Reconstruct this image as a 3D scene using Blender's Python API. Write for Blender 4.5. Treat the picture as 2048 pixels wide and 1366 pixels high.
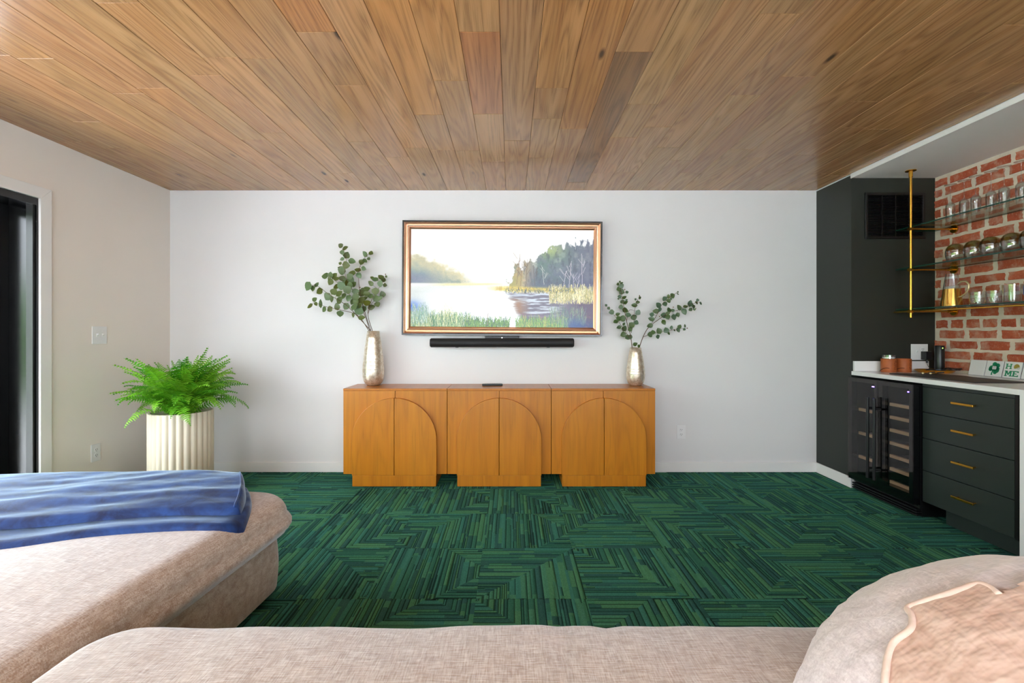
import bpy, bmesh, math, random
import numpy as np
from mathutils import Vector, Matrix, noise
PI = math.pi
rnd = random.Random(7)
for o in list(bpy.data.objects): bpy.data.objects.remove(o)
scene = bpy.context.scene
C = scene.collection

# ------------------------------------------------------------------ camera
FX, CX, CY, CAMZ = 938.0, 1022.0, 667.0, 1.2       # focal length and vanishing point in photo pixels
cam = bpy.data.cameras.new('camera'); camo = bpy.data.objects.new('camera', cam); C.objects.link(camo)
cam.sensor_width = 36; cam.lens = FX / 2048 * 36
cam.shift_x = (1024 - CX) / 2048; cam.shift_y = -(683 - CY) / 2048
cam.clip_start = 0.05
camo.location = (0, 0, CAMZ); camo.rotation_euler = (PI / 2, 0, 0)
scene.camera = camo

# ------------------------------------------------------------------ light
vs = scene.view_settings
vs.view_transform = 'Standard'; vs.look = 'None'; vs.gamma = 1; vs.use_curve_mapping = False
vs.exposure = 0.0
w = bpy.data.worlds.new('sky'); scene.world = w; w.use_nodes = True
bg = w.node_tree.nodes['Background']
bg.inputs['Color'].default_value = (0.86, 0.895, 1.0, 1); bg.inputs['Strength'].default_value = 13.2
SUN = bpy.data.lights.new('sun', 'SUN'); SUN.energy = 45; SUN.angle = 0.01; SUN.color = (.97, .97, 1)
suno = bpy.data.objects.new('sun', SUN); C.objects.link(suno)
suno.rotation_euler = Vector((-.35, -.35, -.85)).to_track_quat('-Z', 'Y').to_euler()
def portal(name, loc, rot, sx, sy):
    l = bpy.data.lights.new(name, 'AREA'); l.shape = 'RECTANGLE'; l.size = sx; l.size_y = sy
    l.cycles.is_portal = True
    o = bpy.data.objects.new(name, l); C.objects.link(o); o.location = loc; o.rotation_euler = rot
# daylight enters by the sliding door in the left wall and by a window in the wall behind the camera
XL, XR, YB, YR, ZC = -2.956, 2.648, 4.066, -2.3, 2.44
DY0, DY1, DZ = -2.1, 2.93, 2.044            # sliding door opening
WX0, WX1, WZ0, WZ1 = -2.4, 2.5, 0.85, 2.36  # rear window opening
portal('daylight_door', (XL - .3, (DY0 + DY1) / 2, DZ / 2), (0, -PI / 2, 0), DZ, DY1 - DY0)
portal('daylight_window', ((WX0 + WX1) / 2, YR - .3, (WZ0 + WZ1) / 2), (PI / 2, 0, 0), WX1 - WX0, WZ1 - WZ0)

# ------------------------------------------------------------------ helpers
def S(r, g, b):
    f = lambda c: (c / 255 / 12.92) if c <= 10 else ((c / 255 + .055) / 1.055) ** 2.4
    return (f(r), f(g), f(b), 1)
class MB:
    def __init__(s): s.v = []; s.f = []; s.m = []; s.mi = 0
    def add(s, vs, fs):
        b = len(s.v); s.v += [tuple(p) for p in vs]; s.f += [tuple(i + b for i in f) for f in fs]; s.m += [s.mi] * len(fs); return s
    def box(s, x0, x1, y0, y1, z0, z1, rot=None, at=(0, 0, 0)):
        p = [(x, y, z) for z in (z0, z1) for y in (y0, y1) for x in (x0, x1)]
        if rot is not None: p = [tuple(Vector(at) + rot @ Vector(q)) for q in p]
        return s.add(p, [(0, 2, 3, 1), (4, 5, 7, 6), (0, 1, 5, 4), (2, 6, 7, 3), (0, 4, 6, 2), (1, 3, 7, 5)])
    def tube(s, pts, r, n=10, cap=True):
        pts = [Vector(p) for p in pts]; rs = r if isinstance(r, (list, tuple)) else [r] * len(pts)
        vs = []; fs = []; u = None
        for i, p in enumerate(pts):
            d = (pts[min(i + 1, len(pts) - 1)] - pts[max(i - 1, 0)]).normalized()
            if u is None: u = d.orthogonal().normalized()
            else: u = (u - d * u.dot(d)).normalized()
            w_ = d.cross(u)
            for k in range(n):
                a = 2 * PI * k / n; vs.append(p + (u * math.cos(a) + w_ * math.sin(a)) * rs[i])
        for i in range(len(pts) - 1):
            for k in range(n): fs.append((i * n + k, i * n + (k + 1) % n, (i + 1) * n + (k + 1) % n, (i + 1) * n + k))
        if cap: fs.append(tuple(range(n))[::-1]); fs.append(tuple((len(pts) - 1) * n + k for k in range(n)))
        return s.add(vs, fs)
    def lathe(s, prof, n=32, at=(0, 0, 0), axis='z', rf=None):
        vs = []; fs = []
        for (r, z) in prof:
            for k in range(n):
                a = 2 * PI * k / n; rr = max(r, 1e-5) * (rf(a, z) if rf else 1)
                q = (rr * math.cos(a), rr * math.sin(a), z)
                if axis == 'x': q = (q[2], q[0], q[1])
                if axis == 'y': q = (q[1], q[2], q[0])
                vs.append((q[0] + at[0], q[1] + at[1], q[2] + at[2]))
        for i in range(len(prof) - 1):
            for k in range(n): fs.append((i * n + k, i * n + (k + 1) % n, (i + 1) * n + (k + 1) % n, (i + 1) * n + k))
        return s.add(vs, fs)
    def prism(s, poly, h0, h1, fn):
        n = len(poly)
        vs = [fn(a, b, h0) for a, b in poly] + [fn(a, b, h1) for a, b in poly]
        fs = [tuple(range(n))[::-1], tuple(range(n, 2 * n))] + [(i, (i + 1) % n, n + (i + 1) % n, n + i) for i in range(n)]
        return s.add(vs, fs)
    def mesh(s, name, mats, smooth=False, bevel=0, seg=2, fix=True, ang=None):
        me = bpy.data.meshes.new(name); me.from_pydata(s.v, [], s.f)
        for m in (mats if isinstance(mats, (list, tuple)) else [mats]): me.materials.append(m)
        me.polygons.foreach_set('material_index', s.m)
        if fix or bevel:
            bm = bmesh.new(); bm.from_mesh(me)
            if fix: bmesh.ops.recalc_face_normals(bm, faces=bm.faces)
            if bevel:
                ed = [e for e in bm.edges if len(e.link_faces) == 2 and e.calc_face_angle() > .6]
                bmesh.ops.bevel(bm, geom=ed, offset=bevel, segments=seg, profile=.5, affect='EDGES', clamp_overlap=True)
            bm.to_mesh(me); bm.free()
        if smooth: me.polygons.foreach_set('use_smooth', [True] * len(me.polygons))
        if ang: me.set_sharp_from_angle(angle=ang)
        return me
    def build(s, name, mats, parent=None, **k):
        return link(name, s.mesh(name, mats, **k), parent)
def link(name, me, parent=None, loc=None, rot=None, scale=None):
    o = bpy.data.objects.new(name, me); C.objects.link(o); o.parent = parent
    if loc: o.location = loc
    if rot: o.rotation_euler = rot
    if scale: o.scale = scale if not isinstance(scale, (int, float)) else (scale,) * 3
    return o
def tag(o, label, cat, group=None):
    o['label'] = label; o['category'] = cat
    if group: o['group'] = group
    return o
def thing(name, label, cat, loc=(0, 0, 0), rz=0, group=None):
    o = bpy.data.objects.new(name, None); C.objects.link(o); o.empty_display_size = .05
    o.location = loc; o.rotation_euler = (0, 0, rz); return tag(o, label, cat, group)
def struct(o): o['kind'] = 'structure'; return o
def dup(root, loc=None, label=None):
    def cp(o, par):
        c = o.copy(); C.objects.link(c); c.parent = par
        for ch in list(o.children): cp(ch, c)
        return c
    r = cp(root, None)
    if loc: r.location = loc
    if label: r['label'] = label
    return r
def ray(px, py, Y): return Vector(((px - CX) / FX * Y, Y, CAMZ - (py - CY) / FX * Y))

# ------------------------------------------------------------------ materials
class NT:
    def __init__(s, name):
        s.m = bpy.data.materials.new(name); s.m.use_nodes = True; s.t = s.m.node_tree; s.b = s.t.nodes['Principled BSDF']
    def n(s, typ, **k):
        nd = s.t.nodes.new(typ)
        for a, b in k.items():
            if a.startswith('i_'):
                nd.inputs[int(a[2:]) if a[2:].isdigit() else a[2:]].default_value = b
            else: setattr(nd, a, b)
        return nd
    def l(s, a, b): s.t.links.new(a, b)
    def math(s, op, a, b=None, c=None):
        nd = s.n('ShaderNodeMath', operation=op)
        for i, x in enumerate((a, b, c)):
            if x is None: continue
            if hasattr(x, 'links'): s.l(x, nd.inputs[i])
            else: nd.inputs[i].default_value = x
        return nd.outputs[0]
    def mix(s, f, a, b, blend='MIX'):
        nd = s.n('ShaderNodeMix', data_type='RGBA', blend_type=blend)
        for i, x in ((0, f), (6, a), (7, b)):
            if hasattr(x, 'links'): s.l(x, nd.inputs[i])
            else: nd.inputs[i].default_value = x
        return nd.outputs[2]
    def ramp(s, f, stops):
        nd = s.n('ShaderNodeValToRGB'); r = nd.color_ramp
        while len(r.elements) < len(stops): r.elements.new(.5)
        for e, (p, c) in zip(r.elements, stops): e.position = p; e.color = c
        s.l(f, nd.inputs[0]); return nd.outputs[0]
    def coords(s, scale=(1, 1, 1), rand=0.0):
        tc = s.n('ShaderNodeTexCoord'); mp = s.n('ShaderNodeMapping'); s.l(tc.outputs['Object'], mp.inputs[0])
        mp.inputs['Scale'].default_value = scale
        if rand:
            oi = s.n('ShaderNodeObjectInfo'); k = s.math('MULTIPLY', oi.outputs['Random'], rand)
            cb = s.n('ShaderNodeCombineXYZ'); s.l(k, cb.inputs[0]); s.l(s.math('MULTIPLY', k, 1.7), cb.inputs[1]); s.l(s.math('MULTIPLY', k, 2.3), cb.inputs[2])
            s.l(cb.outputs[0], mp.inputs['Location'])
        return mp.outputs[0]
    def noise(s, vec, scale, detail=2, rough=.5, dist=0):
        nd = s.n('ShaderNodeTexNoise'); s.l(vec, nd.inputs['Vector']); nd.inputs['Scale'].default_value = scale
        nd.inputs['Detail'].default_value = detail; nd.inputs['Roughness'].default_value = rough; nd.inputs['Distortion'].default_value = dist
        return nd.outputs['Fac']
    def bump(s, h, strength=.3, dist=.005):
        nd = s.n('ShaderNodeBump'); s.l(h, nd.inputs['Height']); nd.inputs['Strength'].default_value = strength; nd.inputs['Distance'].default_value = dist
        s.l(nd.outputs[0], s.b.inputs['Normal'])
    def set(s, **k):
        for a, b in k.items():
            i = s.b.inputs[a.replace('_', ' ')]
            if hasattr(b, 'links'): s.l(b, i)
            else: i.default_value = b
        return s
def pm(name, col, rough=.5, metal=0, var=.04, vs_=6, bump=0, bs=80, **k):
    t = NT(name); v = t.coords()
    n = t.noise(v, vs_, 3)
    c2 = tuple(max(0, x * (1 - 2.2 * var)) for x in col[:3]) + (1,); c1 = tuple(x * (1 + var) for x in col[:3]) + (1,)
    t.set(Base_Color=t.mix(n, c2, c1), Roughness=rough, Metallic=metal, **k)
    if bump: t.bump(t.noise(v, bs, 2), bump, .002)
    return t.m
M = {}
M['wall'] = pm('wall_paint', (.77, .76, .755, 1), .75, var=.01, bump=.06, bs=220)
M['trim'] = pm('trim_paint', (.84, .83, .81, 1), .4, var=.01)
M['niche_white'] = pm('niche_ceiling_paint', (.90, .87, .84, 1), .6, var=.01)
M['darkwall'] = pm('charcoal_green_paint', S(38, 42, 36), .5, var=.03, bump=.05, bs=250)
M['darkcab'] = pm('charcoal_green_lacquer', S(42, 50, 47), .42, var=.02, bump=.08, bs=300)
M['black'] = pm('black_metal', S(14, 14, 15), .4, var=.02)
M['blackgloss'] = pm('black_gloss', S(8, 8, 9), .16, var=.02)
M['jamb'] = pm('black_satin_jamb', S(9, 9, 9), .22, var=.02)
M['blackplastic'] = pm('black_plastic', S(24, 24, 27), .35, var=.03)
M['fabricblack'] = pm('black_speaker_cloth', S(16, 16, 17), .6, var=.05, bump=.3, bs=900)
M['brass'] = pm('brushed_brass', S(222, 166, 66), .25, 1, var=.03)
M['quartz'] = pm('white_quartz', (.88, .88, .88, 1), .18, var=.02, vs_=3)
M['plate'] = pm('white_plastic', (.82, .82, .82, 1), .3, var=.005)
M['slot'] = pm('dark_slot', S(40, 38, 36), .6)
M['bluewhite'] = pm('white_tile_glaze', (.82, .82, .82, 1), .12, var=.005)
M['green'] = pm('tile_print_green', S(12, 140, 95), .3, var=.02)
M['gold_print'] = pm('tile_print_gold', S(170, 150, 60), .3, var=.2, vs_=90)
M['grey_print'] = pm('tile_print_grey', S(190, 190, 188), .3, var=.02)
M['purple'] = pm('tile_edge', S(95, 60, 95), .5)
M['leather'] = pm('tan_leather', S(176, 92, 42), .55, var=.12, vs_=40, bump=.2, bs=200)
M['burnt'] = pm('burnt_leather_print', S(105, 48, 20), .7)
M['mat'] = pm('dark_rubber', S(50, 45, 44), .5, var=.08, vs_=30, bump=.1, bs=400)
M['gold'] = pm('gold_tray', S(215, 155, 50), .32, .8, var=.05)
M['wire'] = pm('wire', S(40, 34, 28), .5)
M['slate'] = pm('slate_plastic', S(62, 70, 82), .3, var=.03)
M['soil'] = pm('soil', S(40, 28, 20), .95, var=.2, vs_=60, bump=.8, bs=60)
M['pot'] = pm('cream_ceramic', S(226, 214, 192), .6, var=.03, vs_=12, bump=.1, bs=150)
M['stem'] = pm('stem_brown', S(98, 72, 48), .7, var=.1)
M['bud'] = pm('bud_brown', S(120, 88, 50), .7, var=.1)
M['copper'] = pm('copper_gold_frame', S(244, 192, 160), .3, 1, var=.02)
M['copper2'] = pm('bright_gold_frame', S(252, 232, 212), .25, 1, var=.02)
M['mortar'] = pm('lime_mortar', S(226, 210, 192), .9, var=.12, vs_=18, bump=.7, bs=70)
M['concrete'] = pm('patio_concrete', (.57, .57, .58, 1), .8, var=.06)
M['hedge'] = pm('hedge_green', S(70, 110, 45), .9, var=.3, vs_=5)
M['porch'] = pm('porch_dark', S(40, 38, 36), .8)
M['floorbase'] = pm('carpet_backing', S(16, 34, 26), .95)
def glass(name, tint, k=.55, base=.04, rough=.01):
    t = NT(name); t.t.nodes.remove(t.b)
    tr = t.n('ShaderNodeBsdfTransparent'); tr.inputs[0].default_value = tint
    gl = t.n('ShaderNodeBsdfGlossy'); gl.inputs['Roughness'].default_value = rough
    lw = t.n('ShaderNodeLayerWeight'); f = t.math('ADD', t.math('MULTIPLY', t.math('POWER', lw.outputs['Facing'], 3.0), k), base)
    mx = t.n('ShaderNodeMixShader'); t.l(f, mx.inputs[0]); t.l(tr.outputs[0], mx.inputs[1]); t.l(gl.outputs[0], mx.inputs[2])
    t.l(mx.outputs[0], t.t.nodes['Material Output'].inputs[0]); return t.m
M['glass'] = glass('clear_glass', (.97, .975, .975, 1), .95, .11, .03)
M['shelfglass'] = glass('shelf_glass', (.88, .95, .92, 1), .5)
M['doorglass'] = glass('window_glass', (.95, .97, .96, 1), .6)
M['smoke'] = glass('smoked_fridge_glass', (.84, .81, .80, 1), .22, .035, .03)
M['amber'] = glass('olive_gold_glass', (.86, .79, .50, 1), .7, .14)
M['shelfedge'] = pm('glass_edge_green', S(20, 62, 50), .15)
def emit(name, col, st):
    t = NT(name); t.set(Base_Color=(0, 0, 0, 1), Emission_Color=col, Emission_Strength=st); return t.m
M['led_blue'] = emit('blue_led', (.10, .05, 1, 1), 60)
M['led_green'] = emit('green_led', (.35, 1, .1, 1), 8)
M['led_white'] = emit('white_led', (1, 1, 1, 1), 5)

def wood(name, base, dark, light, along='y', rings=9.0, ring_str=.5, rand=40.0, sc=1.0, rough=.45, use_color=False, streak=.35, knots=True, rw=3.2):
    t = NT(name); v = t.coords(rand=rand)
    a = {'y': (1, .075, 1), 'z': (1, 1, .10)}[along]
    def mp(scale):
        m = t.n('ShaderNodeVectorMath', operation='MULTIPLY'); t.l(v, m.inputs[0]); m.inputs[1].default_value = scale; return m.outputs[0]
    k1 = 7 * sc
    n1 = t.noise(mp(tuple(x * k1 for x in a)), 1, 2, .45, .35)
    fr = t.math('FRACT', t.math('MULTIPLY', n1, rings))
    ring = t.math('SUBTRACT', 1.0, t.math('MINIMUM', t.math('MULTIPLY', t.math('ABSOLUTE', t.math('SUBTRACT', fr, .5)), rw), 1.0))
    fine = {'y': (260, 5, 40), 'z': (260, 260, 5)}[along]
    n2 = t.noise(mp(tuple(x * sc for x in fine)), 1, 3, .6)
    wide = {'y': (22, .7, 4), 'z': (22, 22, .7)}[along]
    n3 = t.noise(mp(tuple(x * sc for x in wide)), 1, 2, .5)
    grain = t.math('MULTIPLY', ring, t.ramp(n2, [(.35, (0, 0, 0, 1)), (.6, (1, 1, 1, 1))]))
    col = t.mix(n3, dark, light)
    col = t.mix(t.math('MULTIPLY', t.math('ADD', t.math('MULTIPLY', grain, .8), t.math('MULTIPLY', ring, .2)), ring_str), col, tuple(x * .38 for x in base[:3]) + (1,))
    col = t.mix(t.math('MULTIPLY', t.ramp(n2, [(.5, (0, 0, 0, 1)), (.75, (1, 1, 1, 1))]), streak), col, tuple(x * .55 for x in base[:3]) + (1,))
    if knots:
        vo = t.n('ShaderNodeTexVoronoi'); t.l(mp({'y': (5.0, 1.5, 1), 'z': (3, 3, 1)}[along]), vo.inputs['Vector']); vo.inputs['Scale'].default_value = 1
        col = t.mix(t.ramp(vo.outputs['Distance'], [(.03, (1, 1, 1, 1)), (.085, (0, 0, 0, 1))]), col, tuple(x * .18 for x in base[:3]) + (1,))
    if use_color:
        oi = t.n('ShaderNodeObjectInfo'); col = t.mix(1.0, col, oi.outputs['Color'], 'MULTIPLY')
    t.set(Base_Color=col, Roughness=rough); t.bump(grain, -.12, .002); return t.m
M['oak'] = wood('oak_ceiling_plank', S(176, 132, 84), S(158, 112, 66), S(198, 156, 110), 'y', 15, .66, use_color=True, rough=.25, rw=2.6)
M['honey'] = wood('honey_wood', S(188, 115, 14), S(174, 100, 8), S(200, 130, 24), 'z', 8, .30, rand=30, rough=.38, streak=.26, knots=False)
M['honey_y'] = wood('honey_wood_top', S(184, 110, 26), S(170, 96, 18), S(194, 122, 36), 'y', 7, .18, rand=30, rough=.28, streak=.16, knots=False)
M['slat'] = wood('beech_shelf_front', S(214, 184, 150), S(204, 174, 140), S(222, 194, 162), 'y', 6, .15, rand=30, rough=.5, knots=False)

def brickmat():
    t = NT('old_red_brick'); v = t.coords(rand=60.0)
    n = t.noise(v, 14, 4, .6); n2 = t.noise(v, 70, 3, .7); n3 = t.noise(v, 9, 4, .7, .4)
    oi = t.n('ShaderNodeObjectInfo')
    c = t.mix(oi.outputs['Random'], S(180, 82, 50), S(204, 112, 78))
    c = t.mix(t.ramp(n, [(.35, (0, 0, 0, 1)), (.7, (1, 1, 1, 1))]), c, S(166, 72, 46))
    c = t.mix(t.math('MULTIPLY', t.ramp(n2, [(.56, (0, 0, 0, 1)), (.72, (1, 1, 1, 1))]), .55), c, S(206, 160, 130))
    c = t.mix(t.math('MULTIPLY', t.ramp(n3, [(.48, (0, 0, 0, 1)), (.70, (1, 1, 1, 1))]), .6), c, S(206, 178, 158))
    t.set(Base_Color=c, Roughness=.9); t.bump(n2, .7, .003); return t.m
M['brick'] = brickmat()

def fabric(name, c1, c2, c3, sheen=.4, sheen_tint=(1, 1, 1, 1), fx=28, fy=300, st=.5, mot=.45, dist=.003):
    t = NT(name); v = t.coords()
    def mp(scale):
        m = t.n('ShaderNodeVectorMath', operation='MULTIPLY'); t.l(v, m.inputs[0]); m.inputs[1].default_value = scale; return m.outputs[0]
    a = t.noise(mp((fx, fy, fy)), 1, 2, .6); b = t.noise(mp((fy, fx, fx * 1.5)), 1, 2, .6); g = t.noise(v, 16, 4, .6)
    h = t.math('ADD', t.math('MULTIPLY', a, .55), t.math('MULTIPLY', b, .45))
    c = t.mix(t.ramp(h, [(.36, (0, 0, 0, 1)), (.62, (1, 1, 1, 1))]), c2, c1)
    g2 = t.noise(mp((30, 30, 14)), 1, 4, .7, .6)
    c = t.mix(t.math('MULTIPLY', t.ramp(g, [(.35, (0, 0, 0, 1)), (.75, (1, 1, 1, 1))]), .45), c, c3)
    c = t.mix(t.math('MULTIPLY', t.ramp(g2, [(.44, (0, 0, 0, 1)), (.66, (1, 1, 1, 1))]), mot), c, c2)
    t.set(Base_Color=c, Roughness=.85, Sheen_Weight=sheen, Sheen_Roughness=.45, Sheen_Tint=sheen_tint)
    t.bump(h, st, dist); return t.m
M['sofa'] = fabric('beige_chenille', S(208, 195, 183), S(150, 120, 95), S(186, 162, 140), .75, (.86, .93, 1, 1))
M['linen'] = fabric('pale_linen', S(230, 217, 217), S(192, 176, 176), S(218, 204, 204), .5, fx=22, fy=220, st=.4)
M['muslin'] = fabric('peach_muslin', S(210, 180, 164), S(186, 150, 132), S(202, 170, 154), .3, (1, .92, .86, 1), fx=7, fy=45, st=1.0, dist=.012)
M['muslin_hem'] = fabric('peach_muslin_hem', S(224, 198, 184), S(206, 176, 160), S(218, 190, 174), .3, fx=10, fy=60, st=.4)
def plush():
    t = NT('navy_plush'); v = t.coords(); n = t.noise(v, 9, 4, .65, .5); n2 = t.noise(v, 420, 2)
    t.set(Base_Color=t.mix(t.ramp(n, [(.38, (0, 0, 0, 1)), (.66, (1, 1, 1, 1))]), S(6, 26, 72), S(26, 66, 130)), Roughness=.75, Sheen_Weight=1.0, Sheen_Roughness=.26, Sheen_Tint=(.66, .83, 1, 1))
    t.bump(n2, .35, .002); return t.m
M['plush'] = plush()
def leafmat(name, a, b, rough=.45, trans=.0):
    t = NT(name); oi = t.n('ShaderNodeObjectInfo'); v = t.coords(rand=20.0); n = t.noise(v, 30, 2)
    c = t.mix(oi.outputs['Random'], a, b); c = t.mix(t.math('MULTIPLY', n, .35), c, tuple(x * .6 for x in a[:3]) + (1,))
    t.set(Base_Color=c, Roughness=rough); return t.m
M['leaf'] = leafmat('eucalyptus_leaf', S(82, 90, 18), S(92, 120, 78))
M['leaf2'] = leafmat('eucalyptus_leaf_blue', S(70, 92, 28), S(84, 110, 88))
M['fern'] = leafmat('fern_green', S(72, 164, 18), S(156, 214, 54), .5)
def vasemat():
    t = NT('mercury_champagne_glaze'); v = t.coords(); n = t.noise(v, 42, 4, .7); n2 = t.noise(v, 140, 3, .7)
    c = t.mix(t.ramp(n, [(.4, (0, 0, 0, 1)), (.62, (1, 1, 1, 1))]), S(238, 230, 214), S(206, 188, 160))
    c = t.mix(t.math('MULTIPLY', t.ramp(n2, [(.6, (0, 0, 0, 1)), (.68, (1, 1, 1, 1))]), .7), c, S(120, 100, 72))
    t.set(Base_Color=c, Metallic=.7, Roughness=t.math('ADD', t.math('MULTIPLY', n2, .28), .18)); t.bump(n2, .14, .002); return t.m
M['vase'] = vasemat()
def vcol(name, emission=0, rough=.95, pile=0):
    t = NT(name); a = t.n('ShaderNodeAttribute', attribute_name='Col')
    if emission: t.set(Base_Color=(.01, .01, .01, 1), Emission_Color=a.outputs['Color'], Emission_Strength=emission, Roughness=.35)
    else:
        v = t.coords(); n = t.noise(v, 260, 3, .7)
        t.set(Base_Color=t.mix(t.math('MULTIPLY', n, .45), a.outputs['Color'], (.012, .03, .02, 1)), Roughness=rough, Specular_IOR_Level=.08)
        t.bump(n, pile, .006)
    return t.m
M['carpet'] = vcol('carpet_pile', 0, .95, .8)
M['screen'] = vcol('screen_picture', 1.15)

def grid_mesh(name, P, col, mat, mask=None, smooth=False):
    """P: (n,m,3) points; col: (n-1,m-1,3) linear face colours."""
    n, m = P.shape[:2]; idx = np.arange(n * m).reshape(n, m)
    q = np.stack([idx[:-1, :-1], idx[:-1, 1:], idx[1:, 1:], idx[1:, :-1]], -1).reshape(-1, 4)
    if mask is not None: q = q[mask.reshape(-1)]
    me = bpy.data.meshes.new(name); F = len(q)
    me.vertices.add(n * m); me.vertices.foreach_set('co', P.reshape(-1).astype(np.float32))
    me.loops.add(F * 4); me.loops.foreach_set('vertex_index', q.reshape(-1).astype(np.int32))
    me.polygons.add(F); me.polygons.foreach_set('loop_start', np.arange(0, F * 4, 4, dtype=np.int32))
    if smooth: me.polygons.foreach_set('use_smooth', np.ones(F, dtype=bool))
    if col is not None:
        a = me.attributes.new('Col', 'FLOAT_COLOR', 'FACE')
        c = col.reshape(-1, 3)
        if mask is not None: c = c[mask.reshape(-1)]
        a.data.foreach_set('color', np.concatenate([c, np.ones((F, 1))], 1).astype(np.float32).reshape(-1))
    me.update(calc_edges=True); me.materials.append(mat); me.validate(); return me

# ------------------------------------------------------------------ the setting
NY, NX, NZ = 3.65, 3.30, 2.41        # bar niche: far end wall, brick wall, ceiling
NY0 = 1.35                            # near end of the niche
T = .15
m = MB().box(XL - .3, NX + .2, YR - .1, YB + .1, -.12, -.006)
floor = struct(m.build('floor', M['floorbase']))
m = MB().box(XL - T, NX + T, YB, YB + T, -.006, 2.6); struct(m.build('wall_back', M['wall']))
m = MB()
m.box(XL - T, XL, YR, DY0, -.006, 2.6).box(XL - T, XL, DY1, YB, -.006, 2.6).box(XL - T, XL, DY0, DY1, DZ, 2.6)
struct(m.build('wall_left', pm('wall_paint_bounce_tint', (.86, .80, .735, 1), .75, var=.01, bump=.06, bs=220)))  # wall paint with the warm bounced light on this side put into its colour
m = MB()
m.box(XL - T, WX0, YR - T, YR, -.006, 2.6).box(WX1, NX + T, YR - T, YR, -.006, 2.6).box(WX0, WX1, YR - T, YR, -.006, WZ0).box(WX0, WX1, YR - T, YR, WZ1, 2.6)
struct(m.build('wall_rear', M['wall']))
m = MB().box(XR, NX + T, YR, NY0, -.006, 2.6); struct(m.build('wall_right_near', M['wall']))
m = MB().box(XR, NX + T, NY, YB, -.006, 2.6); struct(m.build('wall_right_stub', M['darkwall']))
m = MB().box(NX, NX + T, NY0, NY, -.006, 2.6); wallr = struct(m.build('wall_right', M['mortar']))
m = MB().box(XR, NX, NY0, NY, NZ, 2.60); struct(m.build('ceiling_niche', M['niche_white']))
m = MB().box(XR - .006, XR - .0005, YR, NY + .0, NZ - .004, ZC - .0005); struct(m.build('trim_1', M['trim']))
m = MB().box(XR - .003, XR - .0005, NY, YB, ZC - .008, ZC - .0005); struct(m.build('trim_2', M['trim']))
m = MB().box(XL, XR, YR, YB, ZC + .012, 2.6); ceil = struct(m.build('ceiling', M['porch']))
# ceiling planks
PW, PX0 = .1683, -.0445
fixed = {0: [], -1: [(1.93, 2.65, (.92, .66, .52))], 3: [(2.066, 3.85, (.62, .56, .52))], 2: [(1.45, 2.84, (.98, .80, .56))], 1: [(1.25, 2.37, (1.0, .86, .66))],
         -2: [(1.2, 2.30, (1.08, .93, .70))], -3: [(1.0, 2.66, (1.1, .93, .68))], -5: [(1.2, 1.93, (.98, .74, .5))]}
i0 = int(math.floor((XL - PX0) / PW)); i1 = int(math.ceil((XR - PX0) / PW))
tints = [(1, .95, .90), (.97, .92, .87), (1.03, .96, .88), (.95, .89, .84), (.90, .84, .79), (1.05, .99, .91), (1, .91, .80), (.98, .89, .78)]
for i in range(i0, i1):
    xa = max(XL + .0005, PX0 + i * PW); xb = min(XR - .007, PX0 + (i + 1) * PW)
    if xb - xa < .01: continue
    segs = []; fx = fixed.get(i, [])
    y = YB - .0005; cuts = [y]
    fs = sorted(fx, key=lambda s: -s[1])
    while y > YR + .01:
        nxt = None
        for s_ in fs:
            if abs(y - s_[1]) < 1e-6: nxt = (s_[0], s_[2])
        if nxt is None:
            L = rnd.choice([.45, .7, .9, 1.2, 1.5, 1.8]) * rnd.uniform(.85, 1.1); yn = y - L
            for s_ in fs:
                if s_[1] < y - 1e-6 and yn < s_[1] + .18: yn = s_[1]
            nxt = (yn, None)
        yn = max(nxt[0], YR + .001)
        if yn - YR < .25: yn = YR + .001
        segs.append((yn, y, nxt[1])); y = yn
    for (ya, yb, tn) in segs:
        g = .0006; dz = rnd.uniform(-.0005, .0007)
        hw, hl = (xb - xa) / 2 - g, (yb - ya) / 2 - g; ch = .0016
        p = MB(); z0 = dz; z1 = .0115
        p.add([(-hw + ch, -hl + ch, z0), (hw - ch, -hl + ch, z0), (hw - ch, hl - ch, z0), (-hw + ch, hl - ch, z0),
               (-hw, -hl, z0 + ch), (hw, -hl, z0 + ch), (hw, hl, z0 + ch), (-hw, hl, z0 + ch),
               (-hw, -hl, z1), (hw, -hl, z1), (hw, hl, z1), (-hw, hl, z1)],
              [(3, 2, 1, 0), (8, 9, 10, 11)] + [(k, (k + 1) % 4, 4 + (k + 1) % 4, 4 + k) for k in range(4)] + [(4 + k, 4 + (k + 1) % 4, 8 + (k + 1) % 4, 8 + k) for k in range(4)])
        o = p.build('plank', M['oak'], ceil); o.location = ((xa + xb) / 2, (ya + yb) / 2, ZC)
        tt = tn or tuple(c * rnd.uniform(.97, 1.03) for c in rnd.choice(tints)); o.color = (*tt, 1)

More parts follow.
